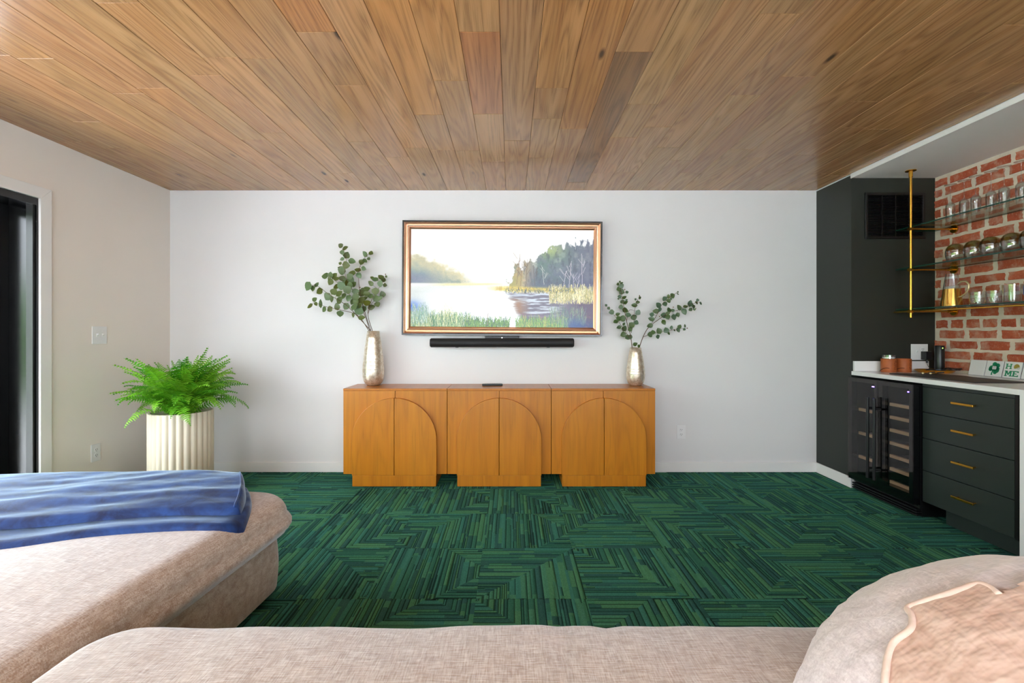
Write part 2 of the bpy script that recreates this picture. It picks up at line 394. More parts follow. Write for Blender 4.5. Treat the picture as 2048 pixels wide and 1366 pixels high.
# carpet tiles: nested right-angled stripes in pile of two heights
TS, GX, GY, NG = .5, -.158, 2.12, 100
def stripe_tile(seed):
    r = np.random.default_rng(seed)
    c = (np.arange(NG) + .5) / NG * TS; U, V = np.meshgrid(c, c)
    a, b = [(0, 0), (.0, .1), (-.1, .22), (.25, -.05), (-.2, .1), (-.02, .3), (-.04, .42), (-.1, -.1), (-.25, .0), (-.02, .2)][seed % 10]
    du, dv = np.abs(U - a), np.abs(V - b); s = np.maximum(du, dv)
    side = np.where(du > dv, np.where(U > a, 0, 1), np.where(V > b, 2, 3)); t = np.where(du > dv, V, U)
    edges = [0]
    while edges[-1] < 1.1: edges.append(edges[-1] + r.choice([.011, .015, .02, .025, .03]))
    edges = np.array(edges); k = np.searchsorted(edges, s) - 1; loc = s - edges[k]; wid = edges[k + 1] - edges[k]
    pal = np.array([S(30, 66, 50)[:3], S(38, 76, 52)[:3], S(44, 80, 53)[:3], S(26, 56, 46)[:3], S(34, 74, 60)[:3], S(28, 58, 50)[:3], S(42, 80, 58)[:3]])
    K = len(edges); nb = 6
    br = np.sort(r.uniform(0, TS, (K, 4, nb)), -1); cols = r.integers(0, len(pal), (K, 4, nb + 1)); hts = r.uniform(.0, .004, (K, 4, nb + 1)); gp = r.random((K, 4, nb + 1)) < .62
    keep = r.random((K, 4, nb)) < .45
    seg = ((t[..., None] > br[k, side]) & keep[k, side]).sum(-1)
    col = np.array([.95, 1.0, 1.15]) * 3.8 * pal[cols[k, side, seg]] * r.uniform(.88, 1.08, (NG, NG, 1)); h = hts[k, side, seg] + .0015
    gap = (np.minimum(loc, wid - loc) < .0032) & gp[k, side, seg]
    gap |= (loc < .0026)
    h = np.where(gap, h * .1 - .001, h); col = np.where(gap[..., None], col * .32, col)
    return col, h
variants = [stripe_tile(s) for s in range(10)]
cache = {}
for iy in range(-5, 4):
    for ix in range(-6, 7):
        xa, ya = GX + ix * TS, GY + iy * TS; xb, yb = xa + TS, ya + TS
        if xb <= XL + .01 or xa >= NX - .02 or yb < -.4 or ya >= YB: continue
        if xa >= XR and (ya >= NY): continue
        vi = (ix * 7 + iy * 3 + ix * iy * 5) % 10; ro = (ix * 5 + iy * 11 + (ix * iy) % 3) % 4
        limx = XR if yb > NY + .02 else NX
        clip = xa < XL or xb > limx or yb > YB
        col, h = variants[vi]; col = np.rot90(col, ro); h = np.rot90(h, ro)
        key = (vi, ro) if not clip else None
        if key in cache: me = cache[key]
        else:
            g = np.linspace(0, TS, NG + 1); X, Y = np.meshgrid(g, g)
            Z = np.zeros((NG + 1, NG + 1)); cnt = np.zeros_like(Z)
            for (p, q) in ((0, 0), (0, 1), (1, 0), (1, 1)):
                Z[p:NG + p, q:NG + q] += h; cnt[p:NG + p, q:NG + q] += 1
            Z /= cnt
            mask = None
            if clip:
                cx_ = xa + (np.arange(NG) + .5) / NG * TS; cy_ = ya + (np.arange(NG) + .5) / NG * TS
                CXg, CYg = np.meshgrid(cx_, cy_); lim = np.where(CYg > NY, XR, NX)
                mask = (CXg > XL) & (CXg < lim) & (CYg < YB)
            X = np.clip(X, XL - xa, None); Y = np.clip(Y, None, YB - ya)
            me = grid_mesh('carpet_tile', np.stack([X, Y, Z], -1), col, M['carpet'], mask)
            if key: cache[key] = me
        link('carpet_tile', me, floor, (xa, ya, -.003))

# bricks: stretcher courses with two header courses, lime mortar smeared between
for k in range(0, 20):
    zc = .885 + .0775 * k
    if zc < .93 or zc + .03 > NZ + .03: continue
    header = k in (5, 8, 14)
    L = .092 if header else .197; pitch = .12 if header else .2285
    y = {4: 3.603, 3: 3.521, 2: 3.57}.get(k, NY - rnd.uniform(.0, .15)) + pitch
    while y > NY0 + .02:
        ya, yb = y - L, y; y -= pitch
        L2 = L * rnd.uniform(.96, 1.03)
        yb2 = min(yb, NY - .004); ya2 = max(yb - L2, NY0 + .004)
        if yb2 - ya2 < .03: continue
        hw, hh = (yb2 - ya2) / 2, min(.0285 * rnd.uniform(.93, 1.04), NZ - zc - .001)
        if hh < .008: continue
        n = 16; per = []
        for q in range(n):
            a = q / n * 4; sd = int(a); f = (a - sd) * 2 - 1
            u, v = [(f, -1), (1, f), (-f, 1), (-1, -f)][sd]
            per.append((u * hw + rnd.uniform(-.006, .003), v * hh + rnd.uniform(-.005, .002)))
        d = rnd.uniform(.002, .007); p = MB()
        vs_ = [(0, -a, b) for a, b in per] + [(-d, -a * .985, b * .95) for a, b in per]
        p.add(vs_, [tuple(range(n, 2 * n))] + [(q, (q + 1) % n, n + (q + 1) % n, n + q) for q in range(n)])
        o = p.build('brick', M['brick'], wallr); o.location = (NX, (ya2 + yb2) / 2, min(zc, NZ - hh - .002))

# baseboards
BH = .086
m = MB().box(XL + .001, XR - .001, YB - .014, YB - .0005, 0.002, BH); struct(m.build('baseboard_back', M['trim'], bevel=.003))
m = MB().box(XL + .0005, XL + .014, 3.01, YB - .015, 0.002, BH); struct(m.build('baseboard_left', M['trim'], bevel=.003))
m = MB().box(XR - .014, XR - .0005, NY - .012, YB - .015, 0.002, BH).box(XR - .0005, XR + .05, NY - .012, NY - .0005, .002, BH)
struct(m.build('baseboard_right', M['trim'], bevel=.003))

# sliding door in the left wall: white casing, deep black frame, black stiles, glass
d1 = struct(thing('door_1', 'black framed sliding glass door with white casing in the left wall', 'door', (XL, 0, 0)))
del d1['category']
cas = MB()
for (pts) in ([(DY1, 0.002), (DY1, DZ), (DY1 + .072, DZ + .072), (DY1 + .072, 0.002)], [(DY0, 0.002), (DY0 - .072, 0.002), (DY0 - .072, DZ + .072), (DY0, DZ)], [(DY0, DZ), (DY0 - .072, DZ + .072), (DY1 + .072, DZ + .072), (DY1, DZ)]):
    q = MB().prism(pts, .0005, .018, lambda a, b, h: (h, a, b)); q.build('casing', M['trim'], d1, bevel=.002)
fr = MB()
fr.box(-.21, .004, DY1 - .012, DY1 - .0005, 0, DZ - .001).box(-.21, .004, DY0 + .0005, DY0 + .012, 0, DZ - .001).box(-.21, .004, DY0 + .012, DY1 - .012, DZ - .045, DZ - .001)
fr.build('frame', M['jamb'], d1)
fr = MB().box(-.045, -.004, DY1 - .028, DY1 - .0125, 0.002, DZ - .046); fr.build('stop_bead', M['black'], d1)
for (a, b) in ((2.845, DY1 - .0125), (1.22, 1.36), (-.42, -.28), (DY0 + .03, DY0 + .15)):
    MB().box(-.20, -.17, a, b, 0, DZ - .046).build('stile', M['black'], d1)
for (a, b) in ((1.361, 2.844), (-.279, 1.219), (DY0 + .151, -.421)):
    MB().box(-.188, -.182, a, b, .08, DZ - .10).build('pane', M['doorglass'], d1)
    MB().box(-.20, -.17, a, b, .0, .079).build('rail', M['black'], d1)
    MB().box(-.20, -.17, a, b, DZ - .099, DZ - .046).build('rail', M['black'], d1)
# rear window
w1 = struct(thing('window_1', 'wide white framed window in the wall behind the sofa', 'window', (0, YR, 0))); del w1['category']
for i in range(3):
    a = WX0 + (WX1 - WX0) * i / 3; b = WX0 + (WX1 - WX0) * (i + 1) / 3
    f = MB().box(a, a + .04, -.1, -.04, WZ0, WZ1).box(b - .04, b, -.1, -.04, WZ0, WZ1).box(a + .04, b - .04, -.1, -.04, WZ0, WZ0 + .04).box(a + .04, b - .04, -.1, -.04, WZ1 - .04, WZ1).build('window_frame', M['trim'], w1)
    MB().box(a + .041, b - .041, -.073, -.067, WZ0 + .041, WZ1 - .041).build('pane', M['doorglass'], w1)
# outdoors
m = MB().box(-30, XL - T - .03, -25, 25, -.5, -.14).box(XL - T - .03, 30, -25, YR - T - .03, -.5, -.14); struct(m.build('ground', M['concrete']))
def hedge(name, x, y0, y1, h, label, seed):
    n, k = 60, 20; P = np.zeros((n, k, 3))
    for i in range(n):
        for j in range(k):
            a = j / (k - 1) * PI; y = y0 + (y1 - y0) * i / (n - 1)
            b = 1 + .22 * noise.noise(Vector((y * .9, math.cos(a) * 2 + seed, math.sin(a) * 2)))
            P[i, j] = (x + math.cos(a) * 1.0 * b, y, -.15 + (math.sin(a) ** .5) * h * b)
    o = link(name, grid_mesh(name, P, None, M['hedge'], smooth=True)); return tag(o, label, 'hedge')
hedge('hedge', -10.5, -16, 12, 2.3, 'tall green hedge across the patio outside the sliding door', 3)

# ------------------------------------------------------------------ media console: three cabinets
CW, CTOP, CFY, CBY = .821, .766, 3.697, 4.045
for i, (lab) in enumerate(('honey wood arched cabinet under the tall vase', 'honey wood arched cabinet under the television with the remote on top', 'honey wood arched cabinet under the short vase')):
    x0 = -1.324 + i * CW
    t = thing('console_cabinet', lab, 'cabinet', (x0 + CW / 2, CFY, 0), 0, 'three arched cabinets below the television')
    hw = CW / 2 - .0014
    MB().box(-hw, hw, .02, CBY - CFY, .092, CTOP - .018).build('body', M['honey'], t, bevel=.0015)
    MB().box(-hw, hw, -.001, CBY - CFY, CTOP - .0178, CTOP).build('top', M['honey_y'], t, bevel=.0015)
    R = .331; zs = .694 - R
    for s in (-1, 1):
        xa, xb = (0.0019, hw - .001) if s > 0 else (-hw + .001, -.0019)
        dr = MB().box(xa, xb, 0, .0195, .092, CTOP - .0185).build('door', M['honey'], t, bevel=.001)
        poly = [(s * .0019, .0905)] + [(s * R, .0905)] + [(s * max(.0019, R * math.cos(a)), zs + R * math.sin(a)) for a in np.linspace(0, PI / 2, 22)]
        MB().prism(poly, -.033, -.0003, lambda a, b, h: (a, h, b)).build('arch_panel', M['honey'], dr, bevel=.0025)
    MB().box(-.327, .327, -.031, .25, .004, .090).build('plinth', M['honey'], t, bevel=.0015)
# remote
t = thing('remote_control', 'slim dark remote control lying on the middle cabinet', 'remote', (-.155, 3.90, CTOP + .0005), .08)
MB().box(-.085, .085, -.02, .02, 0, .016).build('body', M['blackplastic'], t, bevel=.005)
for k in range(6): MB().lathe([(0, .0160), (.004, .0160), (.004, .0175), (0, .0175)], 10, (-.06 + k * .02, 0, 0)).build('button', M['slate'], t)

# vases
def vase(name, label, loc, H, prof):
    t = thing(name, label, 'vase', loc)
    p = [(r, z * H) for r, z in prof]; rt = p[-1][0]
    b = MB().lathe([(0, 0)] + p + [(rt - .006, H), (rt - .009, H - .02), (rt - .006, H * .6), (rt * .9, H * .3), (0, H * .25)], 48)
    b.build('body', M['vase'], t, smooth=True)
    for z in (.30, .37, .44):
        r = np.interp(z, [q[1] for q in prof], [q[0] for q in prof])
        MB().tube([(r * 1.0 * math.cos(a), r * 1.0 * math.sin(a), z * H) for a in np.linspace(0, 2 * PI, 49)], .0022, 6, False).build('band', M['vase'], t, smooth=True)
    return t
pr = [(.045, 0), (.052, .006), (.068, .04), (.080, .09), (.087, .16), (.0885, .26), (.086, .36), (.080, .50), (.070, .68), (.058, .86), (.050, 1.0)]
vase('vase', 'tall champagne metallic vase on the cabinet beside the television', (-1.153, 3.93, CTOP + .001), .455, pr)
pr2 = [(.044, 0), (.048, .008), (.063, .06), (.073, .13), (.077, .22), (.0765, .34), (.072, .48), (.064, .66), (.053, .86), (.045, 1.0)]
vase('vase', 'short champagne metallic vase on the cabinet beside the television', (1.044, 3.93, CTOP + .001), .316, pr2)

# eucalyptus
def leaf_mesh(name, wd, mat, cup):
    p = MB(); n = 5; L = []; R_ = []; mid = []
    for i in range(n + 1):
        f = i / n; ww = wd * math.sin(PI * (f ** .75)) ** .72 if 0 < f < 1 else 0
        zc = -cup * math.sin(PI * f) * .3
        mid.append((0, f, zc)); L.append((-ww, f, zc + cup * ww)); R_.append((ww, f, zc + cup * ww))
    vs_ = mid + L + R_; k = n + 1; fs = []
    for i in range(n):
        fs.append((i, i + 1, k + i + 1, k + i)); fs.append((i + 1, i, 2 * k + i, 2 * k + i + 1))
    p.add(vs_, fs); me = p.mesh(name, mat, smooth=True, fix=False); bm = bmesh.new(); bm.from_mesh(me)
    bmesh.ops.remove_doubles(bm, verts=bm.verts, dist=1e-5); bm.to_mesh(me); bm.free(); return me
LM = {k: [leaf_mesh('leaf', .46, M[k], .22), leaf_mesh('leaf', .52, M[k], .12), leaf_mesh('leaf', .36, M[k], .3)] for k in ('leaf', 'leaf2')}
def foliage(branches, leaves, off, sc, Y, base, mk, labels, buds=(), group=None):
    """branches: polylines in crop pixels (first points start in the vase); leaves: (x, y, r) in crop pixels, hung on the nearest branch point of nearest branch"""
    r = random.Random(sum(len(b[1]) for b in branches) * 13 + len(leaves))
    P2 = lambda x, y, yy: ray(off[0] + x / sc, off[1] + y / sc, yy)
    roots = []; dense = []
    for bi, (own, pts, y0, y1) in enumerate(branches):
        n = len(pts); q = []
        for i, (x, y) in enumerate(pts):
            f = i / (n - 1); q.append(P2(x, y, y0 + (y1 - y0) * f))
        # smooth polyline
        s_ = []
        for i in range(n - 1):
            a, b, c, d = q[max(i - 1, 0)], q[i], q[i + 1], q[min(i + 2, n - 1)]
            for u in np.linspace(0, 1, 6)[: 5 if i < n - 2 else 6]:
                s_.append(.5 * ((2 * b) + (c - a) * u + (2 * a - 5 * b + 4 * c - d) * u * u + (3 * b - a - 3 * c + d) * u ** 3))
        if own is None:      # a main stem: its foot stands inside the vase
            s_ = [Vector(base) + Vector((r.uniform(-.02, .02), r.uniform(-.02, .02), 0))] + s_
            o = MB().tube(s_, [.0034 - .0022 * i / (len(s_) - 1) for i in range(len(s_))], 6).build('eucalyptus_stem', M['stem'], None, smooth=True)
            tag(o, labels[len(roots)], 'plant', group); roots.append(o); root = o
        else:
            root = roots[own]
            MB().tube(s_, [.0022 - .0012 * i / (len(s_) - 1) for i in range(len(s_))], 6).build('twig', M['stem'], root, smooth=True)
        for p_ in s_[1 if own is None else 0:]: dense.append((p_, root))
    for (x, y, rr) in leaves:
        R = rr / sc / (FX / Y)
        best = min(dense, key=lambda d: (P2(x, y, d[0].y) - d[0]).length + r.uniform(0, .004))
        yy = best[0].y + r.uniform(-.035, .03); c = P2(x, y, min(yy, 4.02))
        tgt = c - best[0]
        upx, upz = tgt.x, tgt.z
        if math.hypot(upx, upz) < .004: upx, upz = r.uniform(-1, 1), r.uniform(-.2, 1)
        yax = Vector((upx, r.uniform(-.25, .25) * math.hypot(upx, upz), upz)).normalized()
        nrm = Vector((r.uniform(-.7, .7), -1, r.uniform(-.3, .8))); nrm = (nrm - yax * nrm.dot(yax)).normalized()
        xax = yax.cross(nrm)
        mt = Matrix((xax, yax, nrm)).transposed().to_4x4(); L = 2 * R * r.uniform(.95, 1.1)
        mt = Matrix.Translation(c - yax * L * .5) @ mt @ Matrix.Scale(L, 4)
        o = link('leaf', r.choice(LM[mk]), best[1]); o.matrix_local = mt
        stp = c - yax * L * .5
        if (stp - best[0]).length > .012:
            MB().tube([best[0], (best[0] + stp) / 2 + Vector((0, 0, .003)), stp], .0011, 5).build('leaf_stalk', M['stem'], best[1])
    for (x, y) in buds:
        best = min(dense, key=lambda d: (P2(x, y, d[0].y) - d[0]).length); c = P2(x, y, best[0].y)
        MB().lathe([(0, -.005), (.004, -.003), (.005, 0), (.0035, .004), (0, .005)], 8).build('bud', M['bud'], best[1], smooth=True).location = c
br = [(None, [(690, 818), (600, 720), (480, 600), (330, 505), (240, 440), (150, 425)], 3.92, 3.84),
      (None, [(672, 815), (575, 685), (430, 640), (300, 610), (205, 570)], 3.92, 3.80),
      (None, [(680, 818), (640, 690), (560, 520), (470, 340), (482, 210), (435, 95)], 3.93, 3.93),
      (None, [(690, 816), (640, 660), (595, 480), (590, 300), (640, 190), (690, 155)], 3.94, 3.98),
      (None, [(703, 818), (665, 660), (725, 500), (785, 420), (820, 335)], 3.94, 3.97),
      (2, [(600, 600), (500, 500), (420, 420), (330, 345)], 3.93, 3.88), (4, [(668, 670), (700, 580), (770, 540), (800, 500)], 3.94, 3.98)]
lv = [(155, 438, 40), (228, 425, 28), (195, 457, 24), (252, 481, 30), (322, 527, 34), (357, 548, 28), (375, 483, 33), (346, 402, 28), (395, 442, 26),
      (211, 550, 22), (171, 606, 28), (262, 585, 37), (222, 588, 22), (292, 636, 24), (340, 633, 27), (402, 611, 34), (428, 672, 26), (540, 684, 22),
      (432, 90, 22), (472, 112, 26), (446, 150, 20), (483, 172, 30), (445, 205, 22), (530, 223, 34), (480, 257, 34), (428, 242, 14), (442, 302, 36), (530, 325, 33), (445, 371, 33), (512, 352, 28), (500, 412, 36), (438, 432, 34), (490, 465, 38), (430, 280, 26), (545, 420, 30), (520, 380, 32),
      (692, 155, 22), (640, 162, 32), (610, 232, 26), (640, 220, 26), (630, 286, 22), (578, 298, 30), (590, 345, 30), (672, 203, 14),
      (776, 360, 28), (724, 378, 32), (768, 415, 30), (690, 412, 30), (822, 355, 14), (812, 428, 20), (655, 462, 32), (730, 482, 32), (790, 505, 28), (684, 520, 28), (738, 542, 34), (772, 535, 22), (746, 592, 26), (696, 616, 32), (620, 490, 36), (798, 385, 22), (700, 365, 18), (655, 500, 28),
      (610, 560, 34), (655, 580, 34), (560, 560, 36), (500, 540, 32), (585, 645, 40), (625, 635, 34), (550, 612, 34), (480, 610, 34), (612, 705, 32), (535, 570, 30), (425, 555, 36), (300, 350, 30), (345, 340, 28), (380, 350, 34), (335, 372, 22), (420, 500, 34), (560, 480, 32), (510, 430, 34), (470, 400, 30), (400, 375, 28), (640, 540, 28), (595, 600, 26), (460, 520, 28), (560, 530, 30)]
foliage(br, lv, (580, 470), 4.269, 3.93, (-1.153, 3.93, CTOP + .14), 'leaf',
        ['long drooping eucalyptus stem in the tall vase reaching farthest from the television', 'lowest eucalyptus stem in the tall vase bending out over the cabinet edge', 'tallest upright eucalyptus stem in the tall vase', 'thin upright eucalyptus stem in the tall vase with few leaves', 'bushy eucalyptus stem in the tall vase leaning toward the television'],
        [(598, 448), (815, 335)], 'eucalyptus stems in the tall vase')
br = [(None, [(405, 842), (385, 700), (345, 560), (315, 400), (290, 260), (272, 130)], 3.93, 3.97), (None, [(485, 842), (530, 720), (590, 622), (690, 545), (800, 470), (900, 440), (1040, 375), (1150, 350)], 3.92, 3.84),
      (0, [(385, 760), (330, 670), (265, 575), (200, 480), (120, 382)], 3.93, 3.96), (0, [(395, 690), (425, 560), (432, 440), (460, 350), (488, 275)], 3.94, 3.98),
      (1, [(605, 605), (670, 500), (735, 375), (860, 270), (908, 238)], 3.91, 3.90), (1, [(522, 732), (590, 710), (700, 680), (820, 660), (900, 645), (1005, 635)], 3.92, 3.84), (0, [(345, 560), (375, 440), (440, 450)], 3.95, 3.93)]
lv = [(272, 128, 14), (250, 155, 16), (292, 142, 18), (290, 176, 26), (262, 208, 28), (293, 238, 34), (350, 242, 20), (268, 290, 24), (320, 300, 28), (300, 345, 28), (335, 355, 28), (282, 405, 28), (345, 328, 14), (255, 315, 12),
      (330, 440, 36), (362, 492, 30), (250, 482, 28), (300, 530, 40), (262, 530, 30), (225, 565, 28), (315, 590, 22), (262, 625, 28), (320, 638, 34), (308, 705, 34), (355, 735, 28), (385, 650, 28), (400, 600, 36), (180, 460, 30), (150, 418, 18), (120, 385, 16),
      (430, 385, 32), (468, 352, 26), (490, 305, 20), (470, 466, 32), (425, 520, 34), (452, 575, 26), (442, 320, 14), (384, 730, 26), (440, 810, 32), (478, 830, 20),
      (600, 608, 36), (615, 535, 36), (620, 486, 26), (665, 450, 36), (708, 432, 30), (692, 383, 34), (752, 572, 34), (748, 495, 30), (765, 372, 30), (760, 312, 28), (802, 288, 24), (806, 338, 26), (848, 280, 30), (830, 316, 14), (905, 262, 14), (905, 240, 10),
      (808, 435, 28), (850, 440, 22), (795, 515, 28), (862, 515, 32), (905, 490, 28), (920, 410, 38), (975, 455, 38), (990, 400, 30), (1040, 365, 40), (1045, 432, 22), (1075, 400, 24), (1120, 328, 18), (1108, 357, 22), (1155, 365, 20), (1085, 430, 16), (795, 470, 26),
      (600, 705, 32), (632, 680, 28), (686, 730, 26), (700, 665, 34), (778, 658, 32), (835, 628, 24), (805, 692, 20), (910, 655, 32), (925, 617, 24), (982, 610, 20), (975, 650, 16), (870, 660, 12)]
foliage(br, lv, (1190, 540), 5.4625, 3.93, (1.044, 3.93, CTOP + .10), 'leaf2',
        ['upright forked eucalyptus stem in the short vase close to the television', 'long slanting eucalyptus stem in the short vase reaching away from the television'],
        [(325, 214), (855, 406), (1008, 636), (705, 507), (487, 280), (1100, 420)], 'eucalyptus stems in the short vase')

# ------------------------------------------------------------------ television with picture, in a moulded frame
TVY = 3.985; tvc = ray(1004.2, 556.5, TVY)
t = thing('television', 'wall mounted television in a copper frame showing a misty lake painting', 'television', tvc); t.rotation_euler = (0, math.radians(.42), 0)
TW, TH = 1.700 / 2, .975 / 2
def ring(prof, mat, name, par):
    """prof: (inset from outer edge, y) polyline swept round the rectangle with mitred corners"""
    p = MB(); vs_ = []; n = len(prof)
    for (sx, sz) in ((-1, -1), (1, -1), (1, 1), (-1, 1)):
        for (d, y) in prof: vs_.append((sx * (TW - d), y, sz * (TH - d)))
    fs = []
    for c in range(4):
        e = (c + 1) % 4
        for i in range(n): fs.append((c * n + i, e * n + i, e * n + (i + 1) % n, c * n + (i + 1) % n))
    p.add(vs_, fs); return p.build(name, mat, par, bevel=.0006, seg=1)
ring([(0, .075), (0, -.002), (.013, -.002), (.013, .03), (.02, .075)], M['blackgloss'], 'bezel', t)
ring([(.0135, .02), (.0135, -.004), (.02, -.011), (.028, -.006), (.0355, .002), (.0355, .02)], M['copper'], 'outer_moulding', t)
ring([(.0358, .02), (.0358, .0005), (.041, -.004), (.048, -.001), (.0495, .02)], M['copper2'], 'middle_moulding', t)
ring([(.0498, .02), (.0498, .001), (.057, -.003), (.0635, .004), (.0725, .012), (.0725, .02)], M['copper'], 'inner_moulding', t)
MB().box(-TW + .03, TW - .03, .03, .074, -TH + .03, TH - .03).build('housing', M['black'], t)

def vnoise(W, H, sx, sy, seed, octv=4):
    r = np.random.default_rng(seed); out = np.zeros((H, W)); amp = 1; tot = 0
    for o in range(octv):
        gx, gy = int(sx * 2 ** o) + 2, int(sy * 2 ** o) + 2; g = r.random((gy, gx))
        x = np.linspace(0, gx - 1.001, W); y = np.linspace(0, gy - 1.001, H)
        xi, yi = x.astype(int), y.astype(int); fx_, fy_ = x - xi, y - yi; fx_ = fx_ ** 2 * (3 - 2 * fx_); fy_ = fy_ ** 2 * (3 - 2 * fy_)
        a = g[np.ix_(yi, xi)] * (1 - fx_) + g[np.ix_(yi, xi + 1)] * fx_; b = g[np.ix_(yi + 1, xi)] * (1 - fx_) + g[np.ix_(yi + 1, xi + 1)] * fx_
        out += amp * (a * (1 - fy_[:, None]) + b * fy_[:, None]); tot += amp; amp *= .55
    return out / tot
def paint(W=460, H=246):
    r = np.random.default_rng(5)
    x = np.linspace(0, 1, W)[None, :].repeat(H, 0); y = np.linspace(0, 1, H)[:, None].repeat(W, 1)   # y down
    im = np.ones((H, W, 3)) * np.array([250, 250, 248.])
    n1, n2, n3, n4 = vnoise(W, H, 10, 6, 1), vnoise(W, H, 30, 18, 2), vnoise(W, H, 5, 30, 3), vnoise(W, H, 60, 14, 4)
    def lay(mask, col): nonlocal im; mk = np.clip(mask, 0, 1)[..., None]; im = im * (1 - mk) + np.array(col, float) * mk
    sm = lambda v, a, b: np.clip((v - a) / (b - a), 0, 1)
    lay(sm(y, .40, .53) * sm(1 - np.abs(x - .42) / .5, 0, 1) * .5, (214, 228, 236))           # mist
    # far bank, left
    top = .25 + .42 * np.clip(x / .34, 0, 1.3) ** 1.15 * .62 + (n2 - .5) * .12
    m = sm(y, top - .02, top + .04) * (1 - sm(y, .545, .56)) * (1 - sm(x, .27, .38))
    lay(m, (208, 200, 160)); lay(m * sm(y, top + .05, top + .2) * .9, (118, 142, 150)); lay(m * sm(n1, .4, .7) * .5, (170, 170, 150))
    lay(m * (1 - sm(x, 0, .18)) * sm(y, .42, .5) * .7, (120, 120, 150)); lay(m * sm(n2, .5, .7) * sm(y, .35, .5) * .5, (96, 124, 128))
    # water
    lay(sm(y, .55, .575) * (1 - sm(y, .60, .66)) * (1 - sm(x, .3, .55)) * .55, (206, 212, 205))
    lay(np.exp(-((y - .563 + .03 * (x - .3)) / .012) ** 2) * sm(x, .08, .2) * (1 - sm(x, .42, .55)) * .7, (226, 208, 130))
    lay(sm(y, .58, .64) * (1 - sm(x, .02, .2)) * .6, (180, 192, 188))
    # wood on the right bank
    top = .40 - .24 * sm(x, .55, .8) - .05 * sm(x, .85, 1) + (n2 - .5) * .15 + (n4 - .5) * .15
    edge = .535 + .06 * (1 - sm(y, .2, .55)) + (n2 - .5) * .09
    m = sm(y, top - .01, top + .025) * (1 - sm(y, .60, .635)) * sm(x, edge, edge + .012)
    holes = 1 - sm(n2, .62, .72) * (1 - sm(x, .62, .72)) * (1 - sm(y, .42, .5))
    m = m * holes
    lay(m, (104, 118, 128)); lay(m * (1 - sm(x, .6, .7)) * .9, (190, 160, 110)); lay(m * sm(n1, .45, .6) * (1 - sm(x, .8, .95)) * .8, (92, 120, 112))
    lay(m * np.exp(-((x - .76) / .07) ** 2 - ((y - .2) / .08) ** 2) * .9, (168, 184, 120)); lay(m * sm(n2, .55, .7) * .6, (140, 158, 150))
    lay(m * sm(y, .38, .56) * sm(x, .6, .7) * .6, (66, 74, 104)); lay(m * sm(x, .82, 1) * .45, (92, 84, 116)); lay(m * sm(n4, .55, .75) * .5, (58, 66, 84))
    lay(m * (1 - sm(x, .56, .63)) * sm(y, .42, .5) * .7, (150, 150, 74)); lay(m * sm(n2, .6, .7) * (1 - sm(x, .62, .7)) * .6, (214, 180, 130))
    # trunks
    def line(x0, y0, x1, y1, col, wd, al=.8):
        nonlocal im; k = int(max(abs(x1 - x0) * W, abs(y1 - y0) * H) * 2) + 2
        for f in np.linspace(0, 1, k):
            cx, cy = (x0 + (x1 - x0) * f) * (W - 1), (y0 + (y1 - y0) * f) * (H - 1)
            a = int(round(cx)); b = int(round(cy))
            if 0 <= a < W and 0 <= b < H:
                for d in range(max(1, wd)):
                    if a + d < W: im[b, a + d] = im[b, a + d] * (1 - al) + np.array(col) * al
    for (xx, y0, y1, c) in ((.865, .34, .62, (214, 206, 214)), (.94, .24, .64, (208, 200, 210)), (.835, .42, .6, (200, 196, 206)), (.89, .45, .6, (188, 182, 198)), (.91, .47, .62, (176, 172, 190)), (.58, .25, .56, (110, 84, 60)), (.63, .3, .58, (92, 74, 60)), (.6, .34, .58, (120, 92, 66)), (.73, .38, .56, (196, 200, 196)), (.68, .36, .57, (80, 70, 66))):
        line(xx, y1, xx + r.uniform(-.012, .02), y0, c, 1, .75)
        for k in range(4): yy = r.uniform(y0, (y0 + y1) / 2); s_ = r.choice([-1, 1]); line(xx + .003, yy + .03, xx + s_ * r.uniform(.01, .025), yy - .03, c, 1, .5)
    # sunlit reeds on the bank
    m = np.exp(-((y - (.605 + .06 * (x - .5) + (n3 - .5) * .03)) / .022) ** 2) * sm(x, .41, .5) * (1 - sm(x, .86, .95)); lay(m, (222, 200, 96)); lay(m * sm(n4, .5, .6) * .6, (180, 150, 70))
    # dark water under the bank with pale ripples
    edge = .53 + .06 * sm(y, .65, .95) + (n3 - .5) * .07
    m = sm(y, .635, .66) * sm(x, edge, edge + .03); lay(m * .9, (96, 92, 110))
    lay(m * sm(y, .68, .74) * (1 - sm(y, .84, .9)) * (1 - sm(x, .58, .66)) * .9, (168, 122, 88)); rip = vnoise(W, H, 14, 70, 9, 3)
    lay(m * sm(rip, .5, .6) * sm(x, .6, .66) * (1 - sm(x, .78, .86)) * (1 - sm(y, .86, .9)) * .85, (206, 216, 226)); lay(m * sm(rip, .45, .62) * (1 - sm(y, .72, .76)) * .8, (196, 208, 220))
    lay(m * sm(x, .85, .93) * .75, (84, 66, 92)); lay(m * sm(y, .9, .98) * sm(x, .84, .9) * .8, (52, 70, 118)); lay(m * sm(n2, .6, .7) * sm(y, .85, .95) * .6, (150, 100, 110))
    # grass strokes
    def grass(n, xa, xb, ya, yb, cols, lmin, lmax, al=.7):
        for k in range(n):
            xx, yy = r.uniform(xa, xb), r.uniform(ya, yb); L = r.uniform(lmin, lmax)
            c = np.array(cols[r.integers(len(cols))]) * r.uniform(.85, 1.1); line(xx, yy, xx + r.uniform(-.012, .012), yy - L, np.minimum(c, 255), 1, al)
    grass(700, .76, 1.0, .66, .76, [(226, 214, 160), (238, 230, 190), (190, 180, 120), (160, 160, 110)], .04, .12)
    grass(300, .52, .9, .62, .655, [(210, 190, 100), (120, 130, 90), (70, 84, 92)], .01, .04, .6)
